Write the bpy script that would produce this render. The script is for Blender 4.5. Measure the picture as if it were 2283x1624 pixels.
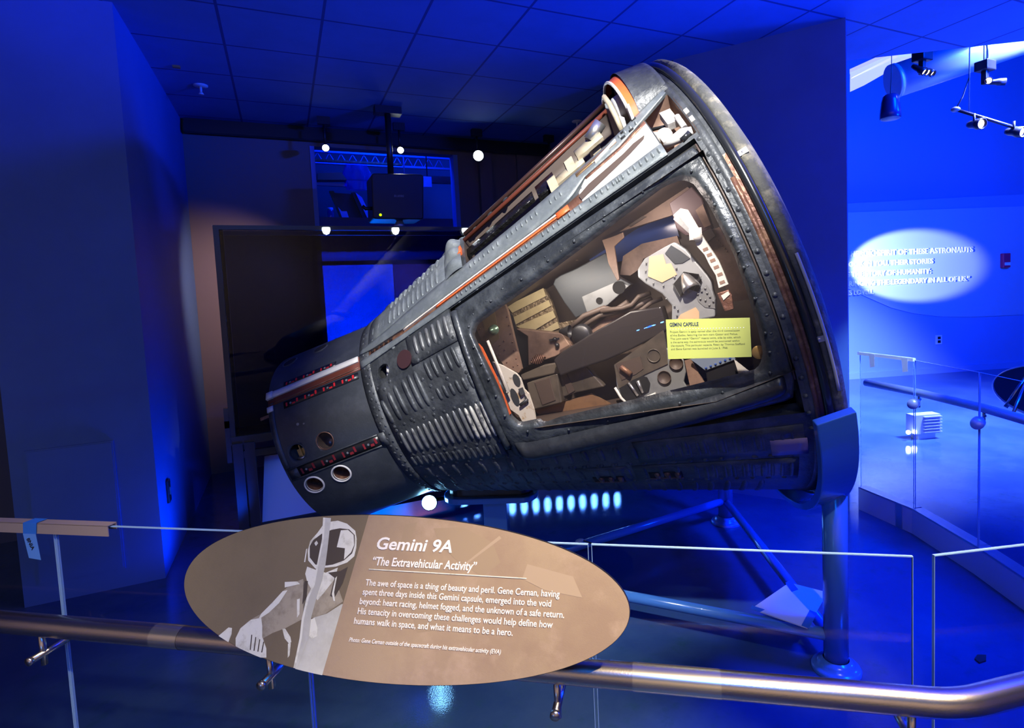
import bpy, bmesh, math, random
from mathutils import Vector, Matrix
random.seed(7)
for o in list(bpy.data.objects): bpy.data.objects.remove(o)
SC = bpy.context.scene
COL = SC.collection
pi, sin, cos, rad = math.pi, math.sin, math.cos, math.radians
V = Vector

# ------------------------------------------------------------ camera
CAMH, CEIL, TILE = 1.73, 3.565, 0.61
PITCH, ROLL, YAW = 0.0686, -0.0439, 0.4338
fwd = V((sin(YAW)*cos(PITCH), cos(YAW)*cos(PITCH), -sin(PITCH)))
r0 = V((cos(YAW), -sin(YAW), 0)); u0 = r0.cross(fwd)
cr = cos(ROLL)*r0 + sin(ROLL)*u0
cu = -sin(ROLL)*r0 + cos(ROLL)*u0
cam = bpy.data.objects.new('camera', bpy.data.cameras.new('camera'))
COL.objects.link(cam)
cam.matrix_world = Matrix(((cr.x, cu.x, -fwd.x, 0), (cr.y, cu.y, -fwd.y, 0), (cr.z, cu.z, -fwd.z, CAMH), (0, 0, 0, 1)))
cam.data.sensor_width = 36.0
cam.data.lens = 1272.04*36/2283
cam.data.shift_x = -(1223.92-1141.5)/2283
cam.data.shift_y = (735.68-812)/2283
cam.data.clip_start = 0.05
SC.camera = cam

# ------------------------------------------------------------ exposure and world
SC.view_settings.view_transform = 'Standard'
SC.view_settings.look = 'None'
SC.view_settings.gamma = 1.0
SC.view_settings.use_curve_mapping = False
SC.view_settings.exposure = 0.0
try:
    SC.cycles.use_denoising = True
    SC.cycles.max_bounces = 8
    SC.cycles.transparent_max_bounces = 16
    SC.cycles.sample_clamp_indirect = 6.0
    SC.cycles.caustics_reflective = False
except Exception: pass
W = bpy.data.worlds.new('world'); SC.world = W; W.use_nodes = True
bg = W.node_tree.nodes['Background']
bg.inputs[0].default_value = (0.0, 0.01, 0.12, 1); bg.inputs[1].default_value = 0.12

# ------------------------------------------------------------ gallery lights and added unseen fills
BLUE = (0.0, 0.045, 1.0)
def lamp(kind, name, loc, target, energy, color, size=0.1, angle=60, blend=0.5, sy=None, spread=None):
    d = bpy.data.lights.new(name, kind); d.energy = energy; d.color = color
    o = bpy.data.objects.new(name, d); COL.objects.link(o); o.location = loc
    if target is not None:
        o.rotation_euler = (V(target)-V(loc)).to_track_quat('-Z', 'Y').to_euler()
    if kind == 'AREA':
        d.shape = 'RECTANGLE' if sy else 'DISK'; d.size = size
        if sy: d.size_y = sy
        if spread: d.spread = rad(spread)
    elif kind == 'SPOT':
        d.shadow_soft_size = size; d.spot_size = rad(angle); d.spot_blend = blend
    else: d.shadow_soft_size = size
    return o
WARM = (1.0, 0.80, 0.58)
SIGNW = (1.0, 0.82, 0.55)
COOLW = (1.0, 0.97, 0.92)
# white track spots above and behind the visitor
lamp('SPOT', 'track_spot_light', (0.25, 0.45, 3.45), (1.30, 2.75, 1.35), 780, COOLW, 0.03, 46, 0.5)
lamp('SPOT', 'track_spot_light', (2.5, 0.3, 3.45), (1.9, 2.3, 2.05), 620, COOLW, 0.03, 40, 0.5)
lamp('SPOT', 'track_spot_light', (0.2, -0.5, 3.45), (0.15, 1.2, 1.0), 250, SIGNW, 0.03, 40, 0.6)
lamp('SPOT', 'track_spot_light', (1.3, -0.3, 3.45), (0.75, 0.85, 0.98), 620, SIGNW, 0.03, 34, 0.6)
lamp('SPOT', 'track_spot_light', (-1.3, 0.2, 3.45), (-0.7, 1.9, 0.95), 120, SIGNW, 0.03, 30, 0.8)
lamp('SPOT', 'track_spot_light', (1.2, -0.5, 3.45), (2.1, 1.9, 0.2), 110, COOLW, 0.03, 17, 0.8)  # unseen spot added to brighten the paper sheet
# warm lit visitor area behind the camera
lamp('AREA', 'visitor_area_light', (-1.5, -2.6, 3.3), (-1.5, -4.8, 1.0), 170, WARM, 5.0, sy=0.3)
lamp('AREA', 'visitor_area_light', (-3.0, -0.8, 3.3), (-4.9, -0.8, 1.2), 70, WARM, 3.0, sy=0.3)
# added blue lamps, unseen, washing ceiling, hall, floor and pillar
lamp('AREA', 'ceiling_fill_light', (4.9, -0.6, 2.75), (2.8, 1.4, 4.35), 330, BLUE, 0.5, sy=0.15, spread=66)
lamp('AREA', 'hall_fill_light', (7.2, 0.6, 2.0), (5.5, 2.6, 3.6), 420, BLUE, 0.8, sy=0.4)
lamp('AREA', 'hall_fill_light', (7.4, 1.0, 4.2), (8.5, 5.8, 2.2), 620, BLUE, 1.2, sy=0.6)
lamp('AREA', 'hall_fill_light', (5.6, 1.6, 4.6), (5.6, 3.2, 0.0), 420, BLUE, 1.0, sy=1.0)
lamp('AREA', 'floor_fill_light', (3.3, 0.6, 3.4), (2.7, 2.2, 0.0), 60, BLUE, 0.5, sy=0.5, spread=70)
lamp('AREA', 'floor_fill_light', (-0.4, -1.2, 3.3), (0.0, 3.0, 0.2), 16, (0.0, 0.14, 0.8), 0.5, sy=0.5, spread=110)
lamp('SPOT', 'barrier_fill_light', (2.95, 0.9, 3.45), (3.74, 2.55, 1.17), 750, (0.5, 0.75, 1.0), 0.03, 17, 0.9)  # unseen spot added to brighten the white barrier channel
lamp('SPOT', 'pillar_wash_light', (-0.30, 4.2, 0.12), (-0.79, 4.45, 0.55), 75, (0.0, 0.06, 1.0), 0.03, 110, 0.9)
lamp('AREA', 'hall_floor_light', (6.9, 2.6, 4.3), (6.6, 4.6, 0.0), 900, (0.28, 0.36, 1.0), 0.8, sy=0.8, spread=80)

# ------------------------------------------------------------ mesh helper
class MB:
    def __init__(s): s.v = []; s.f = []; s.mi = []; s.sm = []; s.m = 0; s.smooth = False
    def add(s, vs, fs, sm=None):
        b = len(s.v); s.v += [tuple(p) for p in vs]
        for f in fs:
            s.f.append([i+b for i in f]); s.mi.append(s.m); s.sm.append(s.smooth if sm is None else sm)
        return s
    def box(s, c, d, R=None):
        c = V(c); R = R or Matrix.Identity(3); h = [x/2 for x in d]
        vs = [c + R @ V((sx*h[0], sy*h[1], sz*h[2])) for sx in (-1, 1) for sy in (-1, 1) for sz in (-1, 1)]
        return s.add(vs, [(0,1,3,2), (4,6,7,5), (0,4,5,1), (2,3,7,6), (0,2,6,4), (1,5,7,3)], False)
    def bbox(s, a, b): return s.box([(x+y)/2 for x, y in zip(a, b)], [abs(x-y) for x, y in zip(a, b)])
    def tube(s, pts, r, n=14, cap=True, closed=False):
        pts = [V(p) for p in pts]; N = len(pts); rr = r if isinstance(r, (list, tuple)) else [r]*N
        vs = []; prev = None
        for i, p in enumerate(pts):
            if closed: t = pts[(i+1) % N]-pts[i-1]
            else: t = pts[min(i+1, N-1)]-pts[max(i-1, 0)]
            t.normalize()
            if prev is None:
                a = t.cross(V((0, 0, 1)))
                if a.length < 0.05: a = t.cross(V((1, 0, 0)))
            else: a = prev - t*prev.dot(t)
            a.normalize(); prev = a; b = t.cross(a)
            vs += [p + rr[i]*(cos(2*pi*k/n)*a + sin(2*pi*k/n)*b) for k in range(n)]
        fs = []
        for i in range(N if closed else N-1):
            j = (i+1) % N
            fs += [(i*n+k, i*n+(k+1) % n, j*n+(k+1) % n, j*n+k) for k in range(n)]
        s.add(vs, fs, True)
        if cap and not closed:
            s.add(vs[:n], [tuple(range(n))[::-1]], False); s.add(vs[-n:], [tuple(range(n))], False)
        return s
    def lathe(s, prof, o=(0,0,0), ax=(0,0,1), n=32, sm=True):
        o = V(o); ax = V(ax).normalized(); a = ax.cross(V((0, 0, 1)))
        if a.length < 0.05: a = V((1, 0, 0))
        a.normalize(); b = ax.cross(a)
        vs = [o + ax*h + r*(cos(2*pi*k/n)*a + sin(2*pi*k/n)*b) for h, r in prof for k in range(n)]
        fs = [(i*n+k, i*n+(k+1) % n, (i+1)*n+(k+1) % n, (i+1)*n+k) for i in range(len(prof)-1) for k in range(n)]
        return s.add(vs, fs, sm)
    def prism(s, poly, fr, z0, z1):
        """poly of (u,v); fr(u,v,w) -> point; side faces and two caps"""
        n = len(poly)
        A = sum(poly[i][0]*poly[(i+1) % n][1]-poly[(i+1) % n][0]*poly[i][1] for i in range(n))
        if A < 0: poly = poly[::-1]
        vs = [fr(u, v, z0) for u, v in poly] + [fr(u, v, z1) for u, v in poly]
        tri = tess(poly)
        return s.add(vs, [t[::-1] for t in tri] + [tuple(i+n for i in t) for t in tri] + [(i, (i+1) % n, n+(i+1) % n, n+i) for i in range(n)], False)
    def grid(s, fn, nu, nv, sm=True, skip=None, wrap=False):
        vs = [fn(i/nu, j/nv) for i in range(nu+1) for j in range(nv+1)]
        fs = [(i*(nv+1)+j, (i+1)*(nv+1)+j, (i+1)*(nv+1)+j+1, i*(nv+1)+j+1) for i in range(nu) for j in range(nv)]
        return s.add(vs, fs, sm)
    def ball(s, c, r, n=12, m=8, R=None):
        c = V(c); r = r if isinstance(r, (list, tuple)) else (r, r, r); R = R or Matrix.Identity(3)
        return s.grid(lambda a, b: c + R @ V((r[0]*sin(pi*b)*cos(2*pi*a), r[1]*sin(pi*b)*sin(2*pi*a), r[2]*cos(pi*b))), n, m)
def tess(poly):
    from mathutils.geometry import tessellate_polygon
    return [tuple(t) for t in tessellate_polygon([[V((u, v, 0)) for u, v in poly]])]
ROOTM = {}
def mk(name, mb, mats, parent=None, local=False, bevel=0):
    mats = mats if isinstance(mats, (list, tuple)) else [mats]
    me = bpy.data.meshes.new(name)
    vs = mb.v
    if parent is not None and not local:
        r = parent
        while r.parent: r = r.parent
        Mi = ROOTM.get(r.name)
        if Mi is not None: vs = [tuple(Mi @ V(p)) for p in vs]
    me.from_pydata(vs, [], mb.f)
    for m in mats: me.materials.append(m)
    me.polygons.foreach_set('material_index', mb.mi); me.polygons.foreach_set('use_smooth', mb.sm)
    bm = bmesh.new(); bm.from_mesh(me); bmesh.ops.remove_doubles(bm, verts=bm.verts, dist=1e-5)
    bmesh.ops.recalc_face_normals(bm, faces=bm.faces); bm.to_mesh(me); bm.free(); me.update()
    o = bpy.data.objects.new(name, me); COL.objects.link(o)
    if parent is not None: o.parent = parent
    if bevel:
        b = o.modifiers.new('bevel', 'BEVEL'); b.width = bevel; b.segments = 2; b.limit_method = 'ANGLE'
    return o
def tag(o, label, cat, group=None):
    o['label'] = label; o['category'] = cat
    if group: o['group'] = group
    return o
def thing(name, label, cat, loc, group=None, M=None):
    o = bpy.data.objects.new(name, None); COL.objects.link(o); o.empty_display_size = 0.1
    m = M if M is not None else Matrix.Translation(V(loc))
    o.matrix_world = m; ROOTM[o.name] = m.inverted()
    return tag(o, label, cat, group)
def struct(name, mb, mats, parent=None):
    o = mk(name, mb, mats, parent)
    if parent is None: o['kind'] = 'structure'
    return o
def lettering(txt, mat, parent, fr, width=None, height=0.05, bold=0.0, shear=0.0, align='LEFT', depth=0.0004, name='lettering', ext=0.0):
    """fr(u,v,w): text plane, origin = baseline start; width = span the line must fill; height = cap height"""
    c = bpy.data.curves.new(name, 'FONT'); c.body = txt; c.size = 1.0; c.shear = shear; c.offset = bold; c.resolution_u = 3; c.extrude = ext
    t = bpy.data.objects.new('t', c); COL.objects.link(t)
    dg = bpy.context.evaluated_depsgraph_get()
    me = bpy.data.meshes.new_from_object(t.evaluated_get(dg)); bpy.data.objects.remove(t)
    xs = [v.co.x for v in me.vertices]; x0, x1 = min(xs), max(xs)
    sy = height/0.73; sx = width/(x1-x0) if width else sy
    off = {'LEFT': x0, 'RIGHT': x1}[align]
    mb = MB()
    mb.add([fr((v.co.x-off)*sx, v.co.y*sy, depth + v.co.z) for v in me.vertices], [tuple(p.vertices) for p in me.polygons], False)
    bpy.data.meshes.remove(me)
    return mb
# ------------------------------------------------------------ materials
def mat(name, col, rough=0.5, metal=0.0, spec=0.5, noise=None, bump=None, emit=None, coat=0.0, mix2=None):
    """noise=(scale, colour2, lo, hi); bump=(scale, strength); mix2 = second noise layer"""
    m = bpy.data.materials.new(name); m.use_nodes = True; nt = m.node_tree; p = nt.nodes['Principled BSDF']
    L = nt.links
    p.inputs['Base Color'].default_value = (*col, 1); p.inputs['Roughness'].default_value = rough
    p.inputs['Metallic'].default_value = metal; p.inputs['Specular IOR Level'].default_value = spec
    p.inputs['Coat Weight'].default_value = coat
    tc = nt.nodes.new('ShaderNodeTexCoord')
    last = None
    for k in (noise, mix2):
        if not k: continue
        nz = nt.nodes.new('ShaderNodeTexNoise'); nz.inputs['Scale'].default_value = k[0]; nz.inputs['Detail'].default_value = 6; nz.inputs['Roughness'].default_value = 0.65
        L.new(tc.outputs['Object'], nz.inputs['Vector'])
        rp = nt.nodes.new('ShaderNodeValToRGB'); rp.color_ramp.elements[0].position = k[2]; rp.color_ramp.elements[1].position = k[3]
        L.new(nz.outputs['Fac'], rp.inputs['Fac'])
        mx = nt.nodes.new('ShaderNodeMix'); mx.data_type = 'RGBA'
        mx.inputs['A'].default_value = (*col, 1); mx.inputs['B'].default_value = (*k[1], 1)
        if last: L.new(last, mx.inputs['A'])
        L.new(rp.outputs['Color'], mx.inputs['Factor']); last = mx.outputs['Result']
    if last: L.new(last, p.inputs['Base Color'])
    if bump:
        nz = nt.nodes.new('ShaderNodeTexNoise'); nz.inputs['Scale'].default_value = bump[0]; nz.inputs['Detail'].default_value = 4
        L.new(tc.outputs['Object'], nz.inputs['Vector'])
        b = nt.nodes.new('ShaderNodeBump'); b.inputs['Strength'].default_value = bump[1]; b.inputs['Distance'].default_value = 0.02
        L.new(nz.outputs['Fac'], b.inputs['Height']); L.new(b.outputs['Normal'], p.inputs['Normal'])
    if emit:
        p.inputs['Emission Color'].default_value = (*emit[0], 1); p.inputs['Emission Strength'].default_value = emit[1]
    return m
def glassmat(name, tint, refl=1.0, rough=0.0, haze=0.0, hazecol=(0.5, 0.5, 0.6)):
    m = bpy.data.materials.new(name); m.use_nodes = True; nt = m.node_tree; nt.nodes.remove(nt.nodes['Principled BSDF'])
    out = nt.nodes['Material Output']; L = nt.links
    t = nt.nodes.new('ShaderNodeBsdfTransparent'); t.inputs[0].default_value = (*tint, 1)
    g = nt.nodes.new('ShaderNodeBsdfGlossy'); g.inputs['Roughness'].default_value = rough
    fr = nt.nodes.new('ShaderNodeFresnel'); fr.inputs[0].default_value = 1.4
    ml = nt.nodes.new('ShaderNodeMath'); ml.operation = 'MULTIPLY'; ml.inputs[1].default_value = refl
    mx = nt.nodes.new('ShaderNodeMixShader')
    ge = nt.nodes.new('ShaderNodeNewGeometry'); bf = nt.nodes.new('ShaderNodeMath'); bf.operation = 'SUBTRACT'; bf.inputs[0].default_value = 1.0; L.new(ge.outputs['Backfacing'], bf.inputs[1])
    m0 = nt.nodes.new('ShaderNodeMath'); m0.operation = 'MULTIPLY'; L.new(fr.outputs[0], m0.inputs[0]); L.new(bf.outputs[0], m0.inputs[1])
    L.new(m0.outputs[0], ml.inputs[0]); L.new(ml.outputs[0], mx.inputs[0]); L.new(t.outputs[0], mx.inputs[1]); L.new(g.outputs[0], mx.inputs[2])
    o = mx.outputs[0]
    if haze:
        d = nt.nodes.new('ShaderNodeBsdfDiffuse'); d.inputs[0].default_value = (*hazecol, 1)
        m2 = nt.nodes.new('ShaderNodeMixShader'); m2.inputs[0].default_value = haze
        L.new(o, m2.inputs[1]); L.new(d.outputs[0], m2.inputs[2]); o = m2.outputs[0]
    L.new(o, out.inputs[0]); return m
M = {}
M['ceil'] = mat('ceiling_tile', (0.08, 0.20, 0.5), 0.8, noise=(3, (0.07, 0.18, 0.44), 0.4, 0.7))
def ceil_lines(m):
    nt = m.node_tree; L = nt.links; p = nt.nodes['Principled BSDF']
    g = nt.nodes.new('ShaderNodeNewGeometry'); sp = nt.nodes.new('ShaderNodeSeparateXYZ'); L.new(g.outputs['Position'], sp.inputs[0])
    def line(sock, off):
        a = nt.nodes.new('ShaderNodeMath'); a.operation = 'ADD'; a.inputs[1].default_value = -off*TILE + 0.011 + TILE*40; L.new(sock, a.inputs[0])
        b = nt.nodes.new('ShaderNodeMath'); b.operation = 'MODULO'; b.inputs[1].default_value = TILE; L.new(a.outputs[0], b.inputs[0])
        c = nt.nodes.new('ShaderNodeMath'); c.operation = 'LESS_THAN'; c.inputs[1].default_value = 0.018; L.new(b.outputs[0], c.inputs[0]); return c
    x, y = line(sp.outputs[0], -0.401), line(sp.outputs[1], 5.731)
    mx = nt.nodes.new('ShaderNodeMath'); mx.operation = 'MAXIMUM'; L.new(x.outputs[0], mx.inputs[0]); L.new(y.outputs[0], mx.inputs[1])
    src = p.inputs['Base Color'].links[0].from_socket
    k = nt.nodes.new('ShaderNodeMix'); k.data_type = 'RGBA'; L.new(src, k.inputs['A']); k.inputs['B'].default_value = (0.02, 0.05, 0.2, 1)
    L.new(mx.outputs[0], k.inputs['Factor']); L.new(k.outputs['Result'], p.inputs['Base Color'])
ceil_lines(M['ceil'])
M['wall'] = mat('blue_wall_paint', (0.06, 0.14, 0.34), 0.6, noise=(1.5, (0.05, 0.12, 0.30), 0.4, 0.7), bump=(220, 0.04))
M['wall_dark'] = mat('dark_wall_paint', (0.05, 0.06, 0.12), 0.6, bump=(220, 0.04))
M['backwall'] = mat('slate_wall_paint', (0.13, 0.11, 0.12), 0.55, bump=(220, 0.012))
M['hallwall'] = mat('hall_wall_paint', (0.22, 0.36, 0.62), 0.7)
M['floor'] = mat('sealed_concrete', (0.025, 0.06, 0.16), 0.07, spec=0.5, noise=(1.3, (0.05, 0.10, 0.20), 0.42, 0.72), bump=(150, 0.035), mix2=(9, (0.02, 0.07, 0.1), 0.55, 0.8))
M['hull'] = mat('weathered_black_shingle', (0.042, 0.047, 0.052), 0.45, 0.2, 0.5, noise=(7, (0.12, 0.13, 0.135), 0.46, 0.75), bump=(60, 0.18), mix2=(38, (0.16, 0.17, 0.17), 0.68, 0.85))
M['nose'] = mat('matte_black_skin', (0.04, 0.046, 0.054), 0.45, 0.2, 0.5, noise=(9, (0.065, 0.072, 0.082), 0.45, 0.7), bump=(120, 0.05), mix2=(60, (0.12, 0.12, 0.13), 0.72, 0.85))
M['shing'] = mat('lit_grey_shingle', (0.15, 0.172, 0.178), 0.45, 0.25, 0.5, noise=(12, (0.25, 0.275, 0.275), 0.45, 0.72), bump=(70, 0.12), mix2=(50, (0.3, 0.31, 0.3), 0.7, 0.85))  # lighter copy of the hull skin; bright light on top put into colour
M['frame'] = mat('black_hatch_paint', (0.026, 0.03, 0.034), 0.38, 0.1, 0.55, noise=(9, (0.08, 0.09, 0.098), 0.46, 0.72), bump=(24, 0.35), mix2=(45, (0.16, 0.17, 0.175), 0.66, 0.8))
M['sill'] = mat('smooth_black_sill', (0.018, 0.02, 0.025), 0.36, 0.1, 0.55, noise=(8, (0.04, 0.044, 0.05), 0.5, 0.8), bump=(20, 0.2))
M['gap'] = mat('seam_shadow_black', (0.004, 0.004, 0.004), 0.8)  # near-black stands in for shade inside seams, slots and holes
M['beadwhite'] = mat('bare_worn_metal', (0.5, 0.48, 0.42), 0.5, 0.3, noise=(30, (0.12, 0.12, 0.12), 0.5, 0.62))
M['beadgrey'] = mat('burnished_shingle', (0.17, 0.175, 0.175), 0.42, 0.4, noise=(25, (0.06, 0.06, 0.06), 0.5, 0.7))
M['white'] = mat('white_enamel', (0.62, 0.60, 0.55), 0.5, noise=(25, (0.6, 0.57, 0.5), 0.5, 0.75))
M['cream'] = mat('cream_seal', (0.8, 0.72, 0.6), 0.5, noise=(20, (0.5, 0.36, 0.24), 0.55, 0.75))
M['orange'] = mat('orange_seal', (0.72, 0.13, 0.03), 0.5, noise=(15, (0.4, 0.08, 0.03), 0.5, 0.75))
M['rust'] = mat('rust_brown_metal', (0.16, 0.075, 0.05), 0.45, 0.4, noise=(22, (0.34, 0.19, 0.11), 0.5, 0.7), bump=(40, 0.3))
M['brown'] = mat('brown_bulkhead', (0.26, 0.165, 0.12), 0.5, 0.1, noise=(6, (0.12, 0.075, 0.055), 0.45, 0.7))
M['brown_dark'] = mat('dark_brown_cabin', (0.08, 0.056, 0.045), 0.55, 0.1, noise=(8, (0.085, 0.06, 0.045), 0.45, 0.7))
M['grey'] = mat('grey_cabin_metal', (0.24, 0.25, 0.25), 0.45, 0.3, noise=(10, (0.16, 0.165, 0.165), 0.5, 0.7))
M['greydark'] = mat('dark_grey_cabin_metal', (0.055, 0.063, 0.07), 0.45, 0.3, noise=(10, (0.06, 0.065, 0.07), 0.5, 0.7))
M['olive'] = mat('olive_brown_seat', (0.12, 0.098, 0.075), 0.42, 0.2, noise=(5, (0.05, 0.042, 0.033), 0.45, 0.7))
M['tan'] = mat('tan_panel', (0.62, 0.42, 0.24), 0.5)
M['foil'] = mat('crinkled_tan_foil', (0.32, 0.24, 0.14), 0.4, 0.3, noise=(30, (0.16, 0.12, 0.08), 0.45, 0.65), bump=(45, 0.8))
M['stripe'] = mat('yellowed_tape', (0.56, 0.46, 0.25), 0.6, noise=(14, (0.46, 0.37, 0.2), 0.45, 0.7))
M['black'] = mat('black_plastic', (0.012, 0.012, 0.014), 0.4)
M['blackmetal'] = mat('black_powder_coat', (0.015, 0.016, 0.022), 0.35, 0.2)
M['navy'] = mat('navy_window', (0.03, 0.07, 0.28), 0.15)
M['alum'] = mat('brushed_aluminium', (0.62, 0.62, 0.62), 0.3, 0.9)
M['steel'] = mat('brushed_steel', (0.55, 0.49, 0.43), 0.27, 1.0, bump=(300, 0.03))
M['steel_cool'] = mat('satin_cool_steel', (0.6, 0.66, 0.74), 0.35, 0.45)
M['steel_polished'] = mat('polished_steel_sleeve', (0.7, 0.65, 0.55), 0.25, 0.95)
M['brass'] = mat('brass', (0.5, 0.33, 0.12), 0.35, 0.8)
M['green'] = mat('green_knob', (0.25, 0.42, 0.3), 0.25, 0.5)
M['rubber'] = mat('black_rubber_tube', (0.018, 0.02, 0.022), 0.22, 0.1, 0.7)
M['ablator'] = mat('charred_ablator', (0.085, 0.085, 0.075), 0.8, noise=(14, (0.26, 0.235, 0.17), 0.52, 0.7), bump=(30, 0.5), mix2=(6, (0.05, 0.053, 0.052), 0.5, 0.7))
M['red'] = mat('red_marking', (0.55, 0.015, 0.02), 0.5)
M['redbrown'] = mat('red_brown_channel', (0.12, 0.028, 0.014), 0.5)
M['stand'] = mat('blue_stand_paint', (0.06, 0.20, 0.55), 0.22, 0.0, 0.6, coat=0.3)
M['glass'] = glassmat('barrier_glass', (0.86, 0.90, 0.97), 0.9)
M['edge'] = mat('polished_glass_edge', (0.30, 0.50, 0.75), 0.15, 0.0, 0.8)  # pale blue stands in for light glowing in the glass edges
M['plexi'] = glassmat('hatch_acrylic', (0.88, 0.83, 0.80), 0.75, 0.02, 0.02, (0.5, 0.42, 0.42))
M['caseglass'] = glassmat('case_glass', (0.28, 0.34, 0.55), 0.6)
M['yellow'] = mat('yellow_card', (0.46, 0.49, 0.11), 0.5)
M['ink'] = mat('navy_ink', (0.006, 0.014, 0.06), 0.6)
M['inkgrey'] = mat('grey_green_ink', (0.10, 0.12, 0.05), 0.6)
M['signbrown'] = mat('tan_print', (0.40, 0.30, 0.20), 0.33, noise=(3.5, (0.33, 0.235, 0.165), 0.45, 0.65), bump=(420, 0.04), mix2=(9, (0.46, 0.34, 0.25), 0.55, 0.75))
M['signolive'] = mat('olive_print', (0.19, 0.155, 0.10), 0.35, noise=(4, (0.16, 0.13, 0.085), 0.45, 0.65), bump=(420, 0.04))
M['signdark'] = mat('dark_print', (0.075, 0.062, 0.05), 0.4)
M['signmid'] = mat('mid_print', (0.40, 0.36, 0.27), 0.4, noise=(28, (0.24, 0.21, 0.15), 0.45, 0.7))
M['signpale'] = mat('pale_print', (0.78, 0.80, 0.70), 0.4, noise=(34, (0.5, 0.5, 0.4), 0.5, 0.68))
M['signgrey'] = mat('grey_print', (0.50, 0.51, 0.45), 0.4, noise=(6, (0.62, 0.64, 0.58), 0.45, 0.6))
M['signwhite'] = mat('white_print', (0.9, 0.9, 0.86), 0.5)
M['paper'] = mat('white_paper', (0.75, 0.75, 0.78), 0.7)
M['tape'] = mat('blue_masking_tape', (0.02, 0.16, 0.6), 0.6)
M['channel'] = mat('tan_channel', (0.42, 0.33, 0.28), 0.45, 0.3)
M['hallpaint'] = mat('pale_panel_paint', (0.40, 0.50, 0.62), 0.7)
M['redbox'] = mat('red_plastic', (0.85, 0.03, 0.10), 0.4)
M['duct'] = mat('galvanised_duct', (0.45, 0.5, 0.6), 0.4, 0.5)
M['speaker'] = mat('glossy_blue_black', (0.03, 0.05, 0.14), 0.2, 0.3)
M['lamp_on'] = mat('lit_lamp_lens', (1, 1, 1), emit=((0.82, 0.93, 1.0), 30))
M['lamp_warm'] = mat('lit_warm_lens', (1, 1, 1), emit=((1.0, 0.82, 0.55), 8))
M['lamp_soft'] = mat('lit_puck_lens', (1, 1, 1), emit=((0.85, 1.0, 0.95), 2.5))
M['led_blue'] = mat('lit_blue_led', (0.2, 0.4, 1), emit=((0.05, 0.25, 1.0), 40))
M['led_cyan'] = mat('lit_cyan_led', (0.2, 0.4, 1), emit=((0.25, 0.65, 1.0), 60))
M['led_strong'] = mat('lit_strong_blue_led', (0.2, 0.4, 1), emit=((0.10, 0.38, 1.0), 260))
M['led_green'] = mat('lit_green_led', (0.3, 1, 0), emit=((0.45, 1.0, 0.0), 3))
M['skylight'] = mat('lit_skylight', (1, 1, 1), emit=((0.62, 0.66, 1.0), .8))
M['plastic'] = glassmat('clear_plastic', (0.3, 0.4, 0.9), 3.0, 0.1, 0.1, (0.1, 0.2, 0.8))
M['graphic'] = mat('pale_blue_graphic', (0.34, 0.36, 0.40), 0.4)
# ============================================================ setting
def slab(name, poly, z0, z1, m, **k):
    mb = MB(); mb.prism(poly, lambda u, v, w: V((u, v, w)), z0, z1); o = mk(name, mb, m); o['kind'] = 'structure'; return o
slab('floor', [(-6, -5), (17, -5), (17, 12), (-6, 12)], -0.1, 0.0, M['floor'])
slab('ceiling', [(-6, -5), (10.2, -5), (10.2, -0.72), (5.55, 2.64), (4.5, 3.40), (3.55, 4.1), (3.4, 6.85), (-6, 6.85)], CEIL, CEIL+0.12, M['ceil'])
slab('ceiling_hall', [(3.4, 3.0), (17, -6), (17, 12), (3.4, 12)], 6.4, 6.5, M['wall_dark'])
slab('wall_rear', [(-6, -5), (17, -5), (17, -4.85), (-6, -4.85)], 0, CEIL, mat('tan_rear_wall', (.45, .38, .32), .7))
slab('wall_side', [(-5.15, -5), (-5, -5), (-5, 3.5), (-5.15, 3.5)], 0, CEIL, mat('tan_side_wall', (.45, .38, .32), .7))
# left pillar and the wall running back from it
slab('wall_left', [(-1.5, 4.28), (-0.80, 4.28), (-0.79, 5.1), (-0.78, 6.85), (-1.0, 6.85), (-1.0, 4.6), (-1.5, 4.6)], 0, CEIL, M['wall'])
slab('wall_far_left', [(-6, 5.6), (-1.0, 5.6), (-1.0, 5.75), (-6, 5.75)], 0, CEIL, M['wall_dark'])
mb = MB(); mb.bbox((-1.425, 4.272, 0.12), (-1.0, 4.281, 0.93)); mb.bbox((-1.415, 4.268, 0.13), (-1.01, 4.273, 0.92))
o = struct('door_1', mb, M['wall'])
# back wall: left panel, header over the opening, right part
mb = MB()
mb.bbox((-0.79, 6.7, 0), (0.40, 6.85, CEIL)); mb.bbox((0.40, 6.7, 3.385), (1.98, 6.85, CEIL)); mb.bbox((1.98, 6.7, 0), (3.6, 6.85, CEIL))
mb.bbox((2.25, 6.62, 0), (2.4, 6.7, CEIL)); mb.bbox((2.75, 6.66, 0), (3.0, 6.7, CEIL))
struct('wall_back', mb, M['backwall'])
mb = MB(); mb.bbox((0.375, 6.69, 0), (0.42, 6.86, 3.385)); mb.bbox((1.95, 6.69, 0), (2.0, 6.86, 3.385)); mb.bbox((0.375, 6.69, 2.26), (2.0, 6.86, 2.5))
struct('trim_1', mb, mat('blue_trim', (0.1, 0.2, 0.6), 0.5))
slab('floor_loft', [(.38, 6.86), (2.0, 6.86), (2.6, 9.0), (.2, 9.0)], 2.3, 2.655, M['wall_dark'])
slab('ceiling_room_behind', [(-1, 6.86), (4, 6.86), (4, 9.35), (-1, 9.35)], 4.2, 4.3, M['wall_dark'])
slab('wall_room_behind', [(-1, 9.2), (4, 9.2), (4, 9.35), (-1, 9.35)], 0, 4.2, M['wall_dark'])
mb = MB(); mb.bbox((0.3, 9.0, 0.4), (1.57, 9.2, 2.24)); struct('wall_alcove_left', mb, M['hallwall'])
mb = MB(); mb.bbox((1.57, 9.05, 0.4), (2.6, 9.2, 2.24)); struct('wall_alcove_right', mb, mat('plum_wall', (0.16, 0.08, 0.12), 0.7))
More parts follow.
